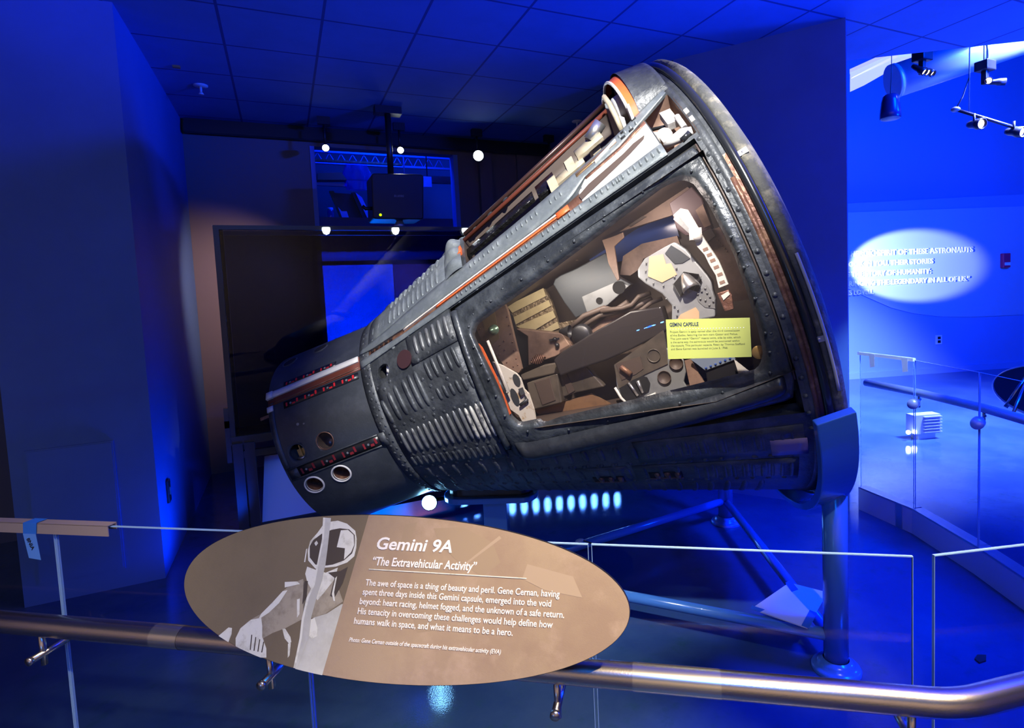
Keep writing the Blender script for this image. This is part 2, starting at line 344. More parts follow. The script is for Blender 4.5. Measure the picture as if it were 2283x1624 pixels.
lamp('AREA', 'alcove_wash_light', (0.85, 7.4, 1.2), (0.8, 9.0, 1.7), 430, (0.0, 0.2, 1.0), 0.5)
lamp('SPOT', 'alcove_warm_light', (2.2, 7.6, 2.1), (1.75, 9.0, 2.1), 900, (1.0, 0.45, 0.4), 0.05, 40, 1.0)
lamp('SPOT', 'back_wall_warm_light', (0.35, 5.3, 2.35), (-0.55, 6.7, 1.75), 150, (1.0, 0.62, 0.5), 0.05, 70, 1.0)
lamp('AREA', 'room_behind_light', (1.3, 7.1, 4.0), (1.2, 7.7, 2.9), 45, BLUE, 0.6)
# partition on the right, with its bright end
d = V((-0.515, 0.73, 0)).normalized(); nrm = V((d.y, -d.x, 0)); A = V((3.745, 2.865, 0))
P = [A, A + d*1.25]; P.append(V((2.98, 4.15, 0))); P.append(V((3.2, 6.8, 0)))
back = [V((3.45, 6.8, 0)), V((3.25, 4.2, 0)), A + d*1.3 + nrm*0.14, A + nrm*0.14]
slab('wall_right', [tuple(p[:2]) for p in P+back], 0, CEIL, M['wall'])
# black track along the top of the back wall
mb = MB(); mb.bbox((-0.75, 6.55, 3.42), (3.4, 6.62, 3.50)); mb.bbox((-0.75, 6.6, 3.50), (3.4, 6.7, 3.56))
struct('trim_2', mb, M['blackmetal'])
# ---------------- the hall on the right
tf = V((0.957, -0.291, 0)); nf = V((-0.291, -0.957, 0)); FA = V((8.632, 6.366, 0))
def hall(u, v, w): return FA + tf*u + nf*w + V((0, 0, v))
mb = MB(); mb.prism([(-4, 0), (6, 0), (6, 6.4), (-4, 6.4)], hall, -0.9, -0.6); mb.prism([(-4, 0), (6, 0), (6, 3.12), (-4, 2.86)], hall, -0.6, -0.25)
struct('wall_hall', mb, M['hallwall'])
cv = [(-4, 2.1), (-1, 1.78), (-.11, 1.57), (.3, 1.38), (.75, 1.18), (1.16, 1.065), (1.7, .98), (2.3, .945), (3, .937), (6, .93)]
mb = MB(); mb.prism([(-4, 2.78), (6, 2.86)] + cv[::-1], hall, -0.26, -0.235)
struct('wall_quote_panel', mb, M['hallpaint'])
mb = MB(); mb.prism([(-4, 0), (6, 0), (6, .1), (-4, .1)], hall, -0.25, -0.2); struct('baseboard_hall', mb, M['hallwall'])
q = thing('wall_quote', 'raised white quotation lettering lit by a white spotlight on hall wall', 'lettering', hall(1, 1.8, 0))
for txt, u1, v0, h in (('THE HEROIC SPIRIT OF THESE ASTRONAUTS', 2.302, 2.078, .095), ('IS ALIVE. LOOK IN YOU. THEIR STORIES', 1.533, 1.908, .088), ('IS THE STORY OF HUMANITY:', 1.492, 1.738, .088), ('BRINGING THE LEGENDARY IN ALL OF US.”', 2.241, 1.579, .088), ('— JAMES LOVELL', .405, 1.433, .08)):
    mb = MB()
    t = lettering(txt, None, None, lambda a, b, c: hall(u1 + a, v0 + b, c-.235), None, h, 0.02, 0, 'RIGHT', .012, 'lettering', .010); mb.add(t.v, t.f, False)
    mk('lettering', mb, M['signwhite'], q)
lamp('SPOT', 'quote_spot_light', tuple(hall(-2.0, 2.0, 1.45)), tuple(hall(0.9, 1.89, -.24)), 1500, (0.85, 1.0, 1.0), 0.02, 21.5, 0.35)
mb = MB(); mb.prism([(2.85, 1.78), (2.99, 1.78), (2.99, 2.03), (2.85, 2.03)], hall, -.235, -.165)
t = thing('fire_alarm', 'red fire alarm strobe box on hall wall at right edge', 'alarm', hall(2.92, 1.9, 0))
mk('housing', mb, M['redbox'], t, bevel=.01)
mb = MB(); mb.prism([(2.87, 1.82), (2.97, 1.82), (2.97, 1.87), (2.87, 1.87)], hall, -.165, -.15); mk('strobe_lens', mb, M['signwhite'], t)
t = thing('wall_outlet', 'small white outlet plate low on the blue hall wall', 'outlet', hall(1.66, .55, -.25))
mb = MB(); mb.prism([(1.60, .50), (1.72, .50), (1.72, .66), (1.60, .66)], hall, -0.25, -0.235); mk('cover_plate', mb, M['paper'], t)
mb = MB(); mb.prism([(1.635, .525), (1.69, .525), (1.69, .57), (1.635, .57)], hall, -.235, -.23); mb.prism([(1.635, .59), (1.69, .59), (1.69, .635), (1.635, .635)], hall, -.235, -.23); mk('socket', mb, M['black'], t)
# duct
def at(px, py, dd):
    return V((0, 0, CAMH)) + (fwd + cr*((px-1223.92)/1272.04) - cu*((py-735.68)/1272.04))*dd
t = thing('air_duct', 'round galvanised air duct hanging under the hall ceiling', 'duct', (7.3, 4.4, 4.4))
mb = MB(); a_, b_ = at(1992, 182, 6.2), at(2330, 66, 6.0)
mb.tube([a_, b_], .178, 24); mk('duct_body', mb, M['duct'], t)
mb = MB(); mb.tube([a_ - (b_-a_).normalized()*.015, a_ + (b_-a_).normalized()*.03], .184, 24); mk('end_collar', mb, M['duct'], t)
mb = MB(); mb.tube([a_.lerp(b_, .55), a_.lerp(b_, .565)], .184, 24); mk('joint_ring', mb, M['duct'], t)
# lit skylight strips
for nm, lb, pts in (('skylight_panel', 'long white lit ceiling strip left of the air duct', [(9.336, 7.066), (9.269, 6.743), (8.85, 5.60), (8.62, 5.72), (8.75, 6.62), (9.0, 6.81)]),
                    ('skylight_panel', 'thin white lit ceiling strip nearest the ceiling edge', [(8.74, 6.60), (8.70, 6.52), (8.50, 5.68), (8.42, 5.74), (8.48, 6.42)])):
    mb = MB(); mb.prism(pts, lambda u, v, w: V((u*.878, v*.878, w)), 4.6, 4.65); o = mk(nm, mb, M['skylight']); tag(o, lb, 'ceiling light')
# pendant speaker
P0 = V((5.43, 3.68, 3.36))
t = thing('pendant_speaker', 'glossy blue bell shaped pendant speaker hanging by thin cord', 'speaker', P0)
mb = MB(); mb.lathe([(-.12, .0), (-.12, .085), (-.115, .092), (-.06, .09), (.04, .078), (.09, .066), (.105, .05), (.108, 0)], P0, (0, 0, 1), 28); mk('body', mb, M['speaker'], t)
mb = MB(); mb.lathe([(-.128, 0), (-.126, .08), (-.12, .084)], P0, (0, 0, 1), 28); mk('grille', mb, M['grey'], t)
mb = MB(); mb.tube([P0 + V((0, 0, .1)), P0 + V((.02, 0, .35)), P0 + V((.03, 0, 3.0))], .004, 6); mk('cord', mb, M['black'], t)
# track with spot heads
def spot_head(loc, aim, r, lens, parent):
    loc = V(loc); ax = (V(aim)-loc).normalized()
    mb = MB(); mb.lathe([(-.10, 0), (-.10, r*.55), (-.07, r*.75), (-.02, r*.8), (0, r), (.06, r*1.05), (.06, r*.9), (.03, r*.8)], loc, ax, 20); h = mk('lamp_head', mb, M['blackmetal'], parent)
    mb = MB(); mb.lathe([(.035, 0), (.035, r*.85)], loc, ax, 20); mk('lens', mb, lens, h)
    return h
T0, T1 = V((6.0, 3.416, 3.30)), V((6.75, 3.07, 3.02))
t = thing('track_light', 'black suspended lighting track with two lamp heads in the hall', 'track light', (T0+T1)/2)
mb = MB(); mb.tube([T0, T1], .016, 8); mk('track_bar', mb, M['blackmetal'], t)
mb = MB(); mb.ball(T0, (.04, .04, .025)); mk('power_feed', mb, M['grey'], t)
for P0 in (V((6.12, 3.36, 3.27)), V((6.62, 3.13, 3.08))):
    mb = MB(); mb.tube([P0, P0 + V((0, 0, 3.0))], .004, 6); mk('hanger_rod', mb, M['grey'], t)
mb = MB(); mb.tube([T0, T0 + V((.08, -.02, .12)), T0 + V((.13, -.05, .3)), T0 + V((.13, -.06, 3.0))], .006, 6); mk('cable', mb, M['black'], t)
for P0, aim in ((V((6.18, 3.322, 3.15)), (5.4, .9, 2.6)), (V((6.53, 3.16, 3.06)), (6.3, 1.0, 2.4))):
    mb = MB(); mb.tube([P0 + V((-.03, .01, .1)), P0 + V((-.03, .01, .03)), P0], .011, 8); mk('yoke', mb, M['blackmetal'], t)
    spot_head(P0, aim, .05, M['lamp_warm'], t)
for (P0, lb, aims) in ((V((5.74, 3.57, 3.82)), 'cluster of small warm lamps hanging in front of the skylight', [(5.6, 1, 1.5), (5.2, 1, 1.5), (6, 1, 1.5)]), (V((6.28, 3.31, 3.70)), 'black ceiling spotlight bracket with a side aimed lamp below air duct', [(3, 1.5, 2.6)])):
    t = thing('ceiling_spotlight', lb, 'spotlight', P0)
    mb = MB(); mb.box(P0, (.15, .12, .09)); mb.box(P0 + V((0, 0, -.1)), (.05, .05, .14)); mk('bracket', mb, M['blackmetal'], t, bevel=.008)
    mb = MB(); mb.tube([P0 + V((-.02, 0, .04)), P0 + V((-.02, 0, 2.6))], .005, 6); mb.tube([P0 + V((.03, 0, .04)), P0 + V((.03, 0, 2.6))], .005, 6); mk('hanger_rod', mb, M['black'], t)
    for i, am in enumerate(aims):
        spot_head(P0 + V((.06*(i-(len(aims)-1)/2)+.02*(len(aims) == 1), -.02, -.14)), am, .032, M['lamp_warm'], t)
    if len(aims) == 1:
        spot_head(P0 + V((.12, -.05, -.15)), (9, 1, 3.2), .032, M['blackmetal'], t)
# floor floodlight
P0 = V((6.05, 3.75, .16)); R = Matrix.Rotation(rad(-18), 3, 'Z')
t = thing('floor_floodlight', 'finned floodlight box shining on the hall floor behind glass', 'floodlight', (6.05, 3.75, 0))
mb = MB(); mb.box(P0, (.30, .12, .2), R)
for k in range(6): mb.box(P0 + R @ V((.05, -.07, -.08+.032*k)), (.2, .03, .008), R)
mk('finned_housing', mb, M['duct'], t)
mb = MB(); mb.box(P0 + V((0, 0, -.13)), (.2, .1, .06), R); mk('foot', mb, M['duct'], t)
for dx in (-.13, -.2):
    mb = MB(); mb.ball(P0 + R @ V((dx-.02, -.06, -.07)), .022); mk('lens', mb, M['lamp_on'], t)
lamp('SPOT', 'hall_floor_fill', (6.7, 3.5, 2.2), (6.65, 4.3, 0), 90, (0.4, 0.75, 1.0), .05, 40, 1.0)  # unseen spot high above the box, added to light the hall floor

# ============================================================ back of the exhibit
for nm, lb, pts in (('sprinkler', 'white ceiling sprinkler head near the left back corner', (-.495, 5.623)), ('sprinkler', 'white ceiling sprinkler head left of the tilted capsule top', (3.05, 5.62))):
    P0 = V((*pts, CEIL)); t = thing(nm, lb, 'sprinkler', P0)
    mb = MB(); mb.lathe([(0, 0), (0, .055), (-.008, .055), (-.014, .02), (-.014, 0)], P0, (0, 0, 1), 20); mk('escutcheon', mb, M['white'], t)
    mb = MB(); mb.tube([P0 + V((0, 0, -.01)), P0 + V((0, 0, -.06))], .009, 8); mb.lathe([(-.075, 0), (-.075, .022), (-.06, .012), (-.06, 0)], P0, (0, 0, 1), 12); mk('nozzle', mb, M['white'], t)
mb = MB(); mb.box((-.61, 5.23, CEIL-.008), (.05, .03, .016)); tag(mk('ceiling_sensor', mb, M['brass']), 'tiny brass sensor on ceiling above left sprinkler', 'sensor')
t = thing('wall_switch', 'slim dark switch plate on the bright side of left pillar', 'switch', (-.78, 4.56, .48))
mb = MB(); mb.bbox((-.80, 4.52, .41), (-.782, 4.60, .56)); mk('cover_plate', mb, M['black'], t, bevel=.004)
mb = MB(); mb.bbox((-.783, 4.55, .46), (-.778, 4.57, .51)); mk('toggle', mb, M['grey'], t)
# track lamps at the back, aimed over the capsule
for (x, z, lb, e) in ((.497, 3.253, 'leftmost lit track lamp above the dark opening', 8), (1.238, 3.277, 'lit track lamp beside the projector pole', 8), (2.094, 3.272, 'brightest lit track lamp, between projector and capsule', 60), (2.986, 3.251, 'lit track lamp partly behind the capsule edge', 50)):
    P0 = V((x, 6.2, z)); aim = V((1.5, 2.7, 1.9)) if e > 20 else V((.6, 3.3, 1.3))
    t = thing('track_lamp', lb, 'lamp', P0, 'white track lamps along the back wall')
    mb = MB(); mb.tube([P0 + V((0, .02, .03)), V((x, 6.22, 3.5))], .012, 8); mb.box((x, 6.22, 3.525), (.12, .05, .075)); mk('stem', mb, M['blackmetal'], t)
    spot_head(P0, (V((0, 0, CAMH))+aim)/2 if e > 20 else V((0, 0, CAMH)), .038 if e < 55 else .066, M['lamp_on'], t)
    lamp('SPOT', 'track_lamp_beam', P0 + (aim-P0).normalized()*.12, aim, e, (.9, .97, 1.0), .03, 44, .6)
# projector on its pole
t = thing('projector', 'black projector box hanging on a pole before the opening', 'projector', (1.08, 5.75, 2.47))
fr = lambda u, v, w: V((u, 5.6-w, v))
mb = MB(); mb.prism([(.835, 2.885), (.855, 2.90), (1.31, 2.91), (1.325, 2.89), (1.30, 2.49), (1.28, 2.475), (.84, 2.475), (.825, 2.49)], fr, -.35, 0); mk('housing', mb, M['black'], t, bevel=.012)
mb = MB(); mb.prism([(.84, 2.50), (.87, 2.50), (.87, 2.535), (.84, 2.535)], fr, 0, .003); mk('vent', mb, M['blackmetal'], t)
mb = MB(); mb.lathe([(0, 0), (0, .012), (.006, .008), (.007, 0)], (.894, 5.6, 2.513), (0, -1, 0), 14); mk('status_light', mb, M['led_green'], t)
lt = lettering('BLUEFIRE', None, None, lambda a, b, c: fr(1.03+a, 2.685+b, .003), .095, .02, .01, .3); mk('lettering', lt, M['grey'], t)
mb = MB(); mb.tube([(1.04, 5.75, 2.9), (1.045, 5.75, 3.5)], .03, 12); mb.box((1.045, 5.75, 3.53), (.25, .12, .07)); mk('pole', mb, M['blackmetal'], t)
mb = MB(); mb.lathe([(0, .03), (-.03, .045), (-.055, .06), (-.06, .05), (-.06, 0)], (1.09, 5.72, 2.475), (0, 0, 1), 16); mk('lens_mount', mb, M['duct'], t)
mb = MB(); mb.tube([(.83, 5.65, 2.58), (.77, 5.65, 2.575), (.74, 5.65, 2.60)], .018, 8); mk('connector', mb, M['black'], t)
# equipment seen through the opening
def bw(u, v, w): return V((u, 7.6-w, v))
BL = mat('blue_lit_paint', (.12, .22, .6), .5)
t = thing('walkway_ramp', 'slanted dark ramp between blue rails inside the upper opening', 'ramp', (.85, 7.6, 2.6))
mb = MB(); mb.prism([(.633, 3.051), (.869, 3.041), (1.027, 2.659), (.742, 2.656)], bw, 0, .03); mk('deck', mb, M['blackmetal'], t)
for pl_ in ([(.609, 3.059), (.66, 3.062), (.80, 2.657), (.745, 2.656)], [(.869, 3.05), (.921, 3.052), (1.071, 2.659), (1.009, 2.659)]):
    mb = MB(); mb.prism(pl_, bw, .03, .09); mk('side_rail', mb, M['blackmetal'], t)
for pl_ in ([(.912, 3.051), (.986, 2.991), (1.1, 2.714), (1.055, 2.686)], [(.696, 2.868), (.735, 2.816), (.795, 2.817), (.836, 2.657), (.759, 2.657)]):
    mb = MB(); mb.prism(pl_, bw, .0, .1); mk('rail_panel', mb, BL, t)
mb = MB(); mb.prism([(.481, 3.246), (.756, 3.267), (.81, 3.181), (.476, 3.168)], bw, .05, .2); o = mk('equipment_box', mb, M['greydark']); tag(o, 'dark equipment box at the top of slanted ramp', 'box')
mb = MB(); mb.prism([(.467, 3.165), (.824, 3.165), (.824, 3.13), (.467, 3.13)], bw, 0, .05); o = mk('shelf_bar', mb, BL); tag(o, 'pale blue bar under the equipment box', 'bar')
mb = MB()
def pf(a, b):
    an = 2*pi*a; r = .17*(1+.12*sin(5*an+3*b)+.08*sin(9*an)); zz = 3.08+.31*b
    return V((.94+r*cos(an)*(1-.6*abs(b-.55)), 7.5+.4*r*sin(an), zz))
mb.grid(pf, 40, 10); o = mk('plastic_bundle', mb, M['plastic']); tag(o, 'crinkled clear plastic bundle hanging in the opening', 'plastic wrap')
t = thing('roof_truss', 'blue lit roof truss across the top of opening', 'truss', (1.2, 7.8, 3.4))
for z in (3.58, 3.44):
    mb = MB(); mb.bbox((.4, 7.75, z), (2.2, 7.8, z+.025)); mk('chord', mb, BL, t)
for k in range(12):
    x = .45+k*.14
    mb = MB(); mb.tube([(x, 7.78, 3.45), (x+.07, 7.78, 3.58), (x+.14, 7.78, 3.45)], .008, 6); mk('web', mb, BL, t)
mb = MB(); mb.bbox((.4, 7.45, 3.40), (1.5, 7.5, 3.425)); o = mk('copper_pipe', mb, M['rust']); tag(o, 'brown horizontal pipe below the roof truss', 'pipe')
mb = MB(); mb.bbox((.3, 8.0, 3.31), (2.3, 8.1, 3.40)); o = mk('ceiling_beam', mb, M['wall_dark']); tag(o, 'dark horizontal beam behind the ramp', 'beam')
t = thing('junction_box', 'square pale blue box right of the projector', 'box', (1.85, 7.62, 3.24))
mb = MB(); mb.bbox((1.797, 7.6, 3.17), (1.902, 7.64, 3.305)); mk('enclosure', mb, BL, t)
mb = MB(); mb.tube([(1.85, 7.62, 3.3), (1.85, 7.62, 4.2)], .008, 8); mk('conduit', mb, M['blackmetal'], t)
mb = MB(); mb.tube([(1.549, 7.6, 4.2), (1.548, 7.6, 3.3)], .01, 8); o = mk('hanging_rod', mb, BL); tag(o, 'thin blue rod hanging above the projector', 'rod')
t = thing('storage_canister', 'clear canister standing left of the slanted ramp', 'canister', (.6, 7.5, 2.7))
mb = MB(); mb.lathe([(0, 0), (0, .04), (.16, .04), (.17, .03)], (.605, 7.5, 2.656), (0, 0, 1), 16); mk('body', mb, M['plastic'], t)
mb = MB(); mb.lathe([(.17, .034), (.2, .034), (.2, 0)], (.605, 7.5, 2.656), (0, 0, 1), 16); mk('lid', mb, BL, t)
# ---- dark glass display case on its stand
t = thing('display_case', 'large dark glass display case with black frame behind the capsule', 'display case', (.7, 4.75, 0))
x0, x1, y0, y1, z0, z1 = -.385, 1.62, 4.6, 4.95, .76, 2.28
mb = MB()
for (x, y) in ((x0, y0), (x0, y1), (x1, y0), (x1, y1)):
    mb = MB(); mb.box((x, y, (z0+z1)/2), (.035, .035, z1-z0)); mk('corner_post', mb, M['blackmetal'], t)
mb = MB()
mb = MB()
for y in (y0, y1):
    mb.box(((x0+x1)/2, y, z0), (x1-x0+.035, .04, .06)); mb.box(((x0+x1)/2, y, z1-.012), (x1-x0+.035, .04, .03))
for x in (x0, x1):
    mb.box((x, (y0+y1)/2, z0), (.035, y1-y0, .06)); mb.box((x, (y0+y1)/2, z1-.012), (.035, y1-y0, .03))
mk('frame_rail', mb, M['blackmetal'], t)
mb = MB(); mb.box(((x0+x1)/2, y0-.014, z1), (x1-x0+.04, .006, .006)); mk('top_trim', mb, M['steel'], t)
mb = MB(); mb.bbox((x0+.02, y0-.003, z0+.03), (x1-.02, y0+.003, z1-.03)); mk('front_glass', mb, M['caseglass'], t)
mb = MB(); mb.bbox((x0+.02, y1-.003, z0+.03), (x1-.02, y1+.003, z1-.03)); mk('rear_glass', mb, M['caseglass'], t)
mb = MB(); mb.bbox((x0, y0, z0-.02), (x1, y1, z0)); mk('case_floor', mb, M['blackmetal'], t)
for x in (.33, .836, 1.4):
    mb = MB(); mb.lathe([(0, 0), (0, .028), (-.02, .03), (-.045, .02), (-.055, .0)], (x, y0-.03, z1-.01), (0, 0, 1), 16); mk('puck_light', mb, M['lamp_soft'], t)
mb = MB(); mb.box((x0-.03, y0, .93), (.03, .05, .14)); mb.box((x0-.03, y0, .76), (.03, .05, .3)); mk('hinge', mb, M['blackmetal'], t)
for x in (-.36, -.285, 1.55):
    mb = MB(); mb.box((x, y0, .37), (.065, .06, .74)); mk('leg', mb, M['blackmetal'], t)
for x in (-.36, 1.55):
    mb = MB(); mb.box((x, y1, .37), (.065, .06, .74)); mk('leg', mb, M['blackmetal'], t)
mb = MB(); mb.box((.6, y0, .655), (1.95, .04, .05)); mb.box((.6, y0, .10), (1.95, .04, .05)); mk('stretcher', mb, M['blackmetal'], t)
t = thing('graphic_panel', 'pale blue sloped graphic panel under the dark display case', 'panel', (.2, 4.7, .1))
R = Matrix.Rotation(rad(68), 3, 'X')
mb = MB(); mb.prism([(-.245, .13), (.62, .13), (.52, .57), (-.205, .57)], lambda u, v, w: V((u, 4.62+.18*(v-.13)/.44-w, v)), 0, .012); mk('graphic_sheet', mb, M['graphic'], t)
mb = MB(); mb.box((.19, 4.61, .118), (.9, .04, .02)); mk('ledge', mb, M['blackmetal'], t)
lamp('SPOT', 'graphic_panel_fill', (.3, 4.1, .9), (.15, 4.68, .3), 1.8, (.75, .95, .9), .05, 70, .8)  # unseen spot added to whiten the sloped panel
# ============================================================ the capsule (own frame: x along the axis from nose to base)
CN = V((0.1711, 3.4352, 0.9588)); az, el = -.4861, .3401
CX = V((cos(el)*cos(az), cos(el)*sin(az), sin(el)))
CZ = (V((0, 0, 1)) - CX*CX.z).normalized(); CY = CZ.cross(CX)
CM = Matrix(((CX.x, CY.x, CZ.x, CN.x), (CX.y, CY.y, CZ.y, CN.y), (CX.z, CY.z, CZ.z, CN.z), (0, 0, 0, 1)))
S1, S2, RS, RB = .504, 2.361, .490, 1.151
def rr(s): return RS if s < S1 else RS + (RB-RS)*(s-S1)/(S2-S1)
def cp(s, th, off=0.0):
    r = rr(s)+off; t = rad(th); return V((s, -r*sin(t), r*cos(t)))
cap = thing('space_capsule', 'weathered black space capsule with transparent hatch tilted on a blue stand', 'space capsule', None, None, CM)
def part(name, mb, m, par=None, bevel=0, label=None):
    o = mk(name, mb, m, par or cap, local=True, bevel=bevel)
    if label: o['label'] = label
    return o
def patch(mb, s0, s1, t0, t1, off=0.0, ns=None, nt=None, edge=0.0):
    ns = ns or max(1, int(abs(s1-s0)/.06)+1); nt = nt or max(1, int(abs(t1-t0)/3)+1)
    mb.grid(lambda a, b: cp(s0+(s1-s0)*a, t0+(t1-t0)*b, off), ns, nt)
    if edge:
        for (A, B) in (((s0, t0), (s1, t0)), ((s0, t1), (s1, t1))):
            mb.grid(lambda a, b: cp(A[0]+(B[0]-A[0])*a, A[1], off-edge*b), ns, 1, False)
        for s in (s0, s1): mb.grid(lambda a, b: cp(s, t0+(t1-t0)*a, off-edge*b), nt, 1, False)
    return mb
def band(mb, top, bot, off, n=40, k=4, edge=.01):
    """strip between two (s,th) polylines given as functions of s"""
    s0, s1 = top[0][0], top[-1][0]
    def ip(L, s):
        for (a, b), (c, d_) in zip(L, L[1:]):
            if s <= c: return b + (d_-b)*(s-a)/max(c-a, 1e-6)
        return L[-1][1]
    f = lambda a, b: cp(s0+(s1-s0)*a, ip(top, s0+(s1-s0)*a)*(1-b) + ip(bot, s0+(s1-s0)*a)*b, off)
    mb.grid(f, n, k)
    for e in (0, 1):
        mb.grid(lambda a, b: f(a, e) + (cp(s0+(s1-s0)*a, ip(top if e == 0 else bot, s0+(s1-s0)*a), off-edge)-f(a, e))*b, n, 1, False)
    for e in (0, 1):
        mb.grid(lambda a, b: cp(f(e, a).x, 0, 0)*0 + f(e, a)*(1-b) + cp(s0+(s1-s0)*e, ip(top, s0+(s1-s0)*e)*(1-a)+ip(bot, s0+(s1-s0)*e)*a, off-edge)*b, k, 1, False)
    return mb
def bead(mb, s, t0, t1, w, h, ds=0.0, nu=10, nv=6):
    """raised elongated rib lying around the body"""
    def f(a, b):
        e = max(0.0, 1-(2*a-1)**4)**.5; x = (2*b-1)*w*.5*e
        return cp(s+ds*(a-.5)+x, t0+(t1-t0)*a, -.002 + h*e*max(0, 1-(2*b-1)**2)**.6)
    mb.grid(f, nu, nv)
def beadl(mb, s0, s1, t, wdeg, h, nu=8, nv=5):
    """rib lying along the body"""
    def f(a, b):
        e = max(0.0, 1-(2*a-1)**4)**.5
        return cp(s0+(s1-s0)*a, t+(2*b-1)*wdeg*.5*e, -.002 + h*e*max(0, 1-(2*b-1)**2)**.6)
    mb.grid(f, nu, nv)
def frame_at(s, th):
    c = cp(s, th); r = V((0, -sin(rad(th)), cos(rad(th)))); g = (cp(s+.01, th)-cp(s-.01, th)).normalized()
    t = V((0, -cos(rad(th)), -sin(rad(th)))); n = t.cross(g); n = n if n.dot(r) > 0 else -n
    return c, g, t, n.normalized()
def bolt(mb, s, th, r=.009):
    c, g, t, n = frame_at(s, th)
    mb.lathe([(-.002, r*1.7), (.002, r*1.7), (.0022, r*1.15), (.0045, r), (.006, r*.55), (.0065, 0)], c, n, 10)
def disc(mb, s, th, r, h=.003, n=24, off=0.0):
    c, g, t, nn = frame_at(s, th); mb.lathe([(off-.01, r), (off+h, r), (off+h, 0)], c, nn, n, False)
def ringpatch(mb, A, B, offs):
    N = len(A); k = len(offs)-1
    vs = [cp(A[i][0]+(B[i][0]-A[i][0])*j/k, A[i][1]+(B[i][1]-A[i][1])*j/k, offs[j]) for j in range(k+1) for i in range(N)]
    mb.add(vs, [(j*N+i, j*N+(i+1) % N, (j+1)*N+(i+1) % N, (j+1)*N+i) for j in range(k) for i in range(N)], True)
# ---- hull skin with openings
holes = [(1.066, 2.238, 57.2, 116.5), (1.2, 2.12, 12, 42.5), (2.134, 2.258, 41.5, 56.3), (.592, .684, 61, 69.2)]
sl = sorted(set([S1+.002, .56, 2.262] + [h[i] for h in holes for i in (0, 1)] + [.60+.06*k for k in range(28)]))
sl = [s for i, s in enumerate(sl) if s <= 2.262]
tl = sorted(set([h[i] for h in holes for i in (2, 3)] + [-180+4*k for k in range(91)]))
mb = MB()
idx = {}
for i, s in enumerate(sl):
    for j, t in enumerate(tl): idx[i, j] = len(mb.v); mb.v.append(tuple(cp(s, t)))
fs = []
for i in range(len(sl)-1):
    for j in range(len(tl)-1):
        sm_, tm = (sl[i]+sl[i+1])/2, (tl[j]+tl[j+1])/2
        if any(h[0] < sm_ < h[1] and h[2] < tm < h[3] for h in holes): continue
        fs.append((idx[i, j], idx[i+1, j], idx[i+1, j+1], idx[i, j+1]))
mb.f = fs; mb.mi = [0]*len(fs); mb.sm = [True]*len(fs)
for h in holes[:1]:                                      # jamb round the hatch opening
    for t in h[2:]: mb.grid(lambda a, b: cp(h[0]+(h[1]-h[0])*a, t, -.06*b), 20, 1)
    for s in h[:2]: mb.grid(lambda a, b: cp(s, h[2]+(h[3]-h[2])*a, -.06*b), 20, 1)
# ribs of the lower and far shingles
for k in range(24):
    s = .64+.068*k
    if s < 2.1:
        bead(mb, s, 120.5 + max(0, (1.1-s))*0, 127 if s > 1.1 else 130, .03, .009)
        bead(mb, s+.01, 131, 139.5, .03, .008)
        bead(mb, s, 142, 160, .03, .008)
for k in range(9):
    bead(mb, 1.15+.1*k, -20, -8, .05, .01); bead(mb, .66+.1*k, 8, 18, .04, .01)
for k in range(26):
    bolt(mb, .62+.062*k, 119.6 if k < 8 else 129.5, .007); bolt(mb, .65+.06*k, 140.6, .007)
    bolt(mb, .6+.06*k, 129.2, .006)
part('hull_skin', mb, M['hull'])
mb = MB(); patch(mb, 1.32, 1.54, 130.3, 141.2, .002, 4, 4, .01); patch(mb, 1.56, 2.2, 130.5, 141.5, .0022, 8, 4, .01); patch(mb, 1.6, 2.225, 119.5, 129.2, .002, 8, 4, .01)
for k in range(17): bead(mb, 1.60+.036*k, 132 if k > 5 else 139.5, 140.5 if k > 5 else 141, .02, .008); bead(mb, 1.64+.034*k, 121, 128, .018, .006)
part('lower_shingle', mb, M['hull'])
# vent slots low on the side
for s0, t0, n in ((1.385, 136.6, 3), (1.63, 134.6, 3)):
    mb = MB(); patch(mb, s0-.012, s0+.125, t0, t0+4.2, .004, 6, 3, .01)
    v = part('vent', mb, M['gap'])
    mb = MB()
    for k in range(n): bead(mb, s0+.022+.042*k, t0+.2, t0+3.4, .03, .02)
    patch(mb, s0-.012, s0+.125, t0+3.5, t0+4.3, .008, 6, 1, .01)
    part('vent_hood', mb, M['rust'], v)
mb = MB(); patch(mb, 2.105, 2.232, 123.6, 129, .005, 4, 3, .004); part('lavender_patch', mb, mat('lavender_film', (.24, .17, .30), .35), label='lavender film patch')
# ---- forward shingles with pressed ribs
mb = MB(); patch(mb, .575, 1.062, 71.0, 119.5, .004, 10, 18, .01); patch(mb, .80, 1.06, 56.9, 70.5, .005, 6, 5, .01)
for k in range(5): bead(mb, .872+.038*k, 70.8, 80.5, .026, .016, .012)
for k in range(6): bead(mb, .885+.034*k, 83.2, 89.4, .024, .013, .008)
for s, a, b in ((.592, 78, 92.7), (.640, 75.5, 92.2), (.683, 73.6, 91), (.735, 73, 91), (.772, 72, 90.8), (.809, 72, 90.8)): bead(mb, s, a, b, .032, .017, .02)
for k in range(15): bead(mb, .60+.031*k, 112, 119, .023, .011)
for k in range(9): bolt(mb, .60+.055*k, 93.8, .008); bolt(mb, .62+.055*k, 111.3, .008)
for s, t in ((.62, 74), (.66, 71.8), (.84, 69.5), (.90, 68.8), (.97, 67.6), (1.045, 68.5), (.86, 82), (.95, 81.8), (1.05, 82.6), (.83, 91.5), (.845, 87), (.83, 78), (.70, 92.8), (.60, 96), (.598, 103), (.605, 109), (.59, 87), (.58, 72)): bolt(mb, s, t, .009)
part('forward_shingle', mb, M['hull'])
mb = MB()
for k in range(6): bead(mb, .848+.0355*k, 57.6+.1*k, 67.6, .027, .018, .0)
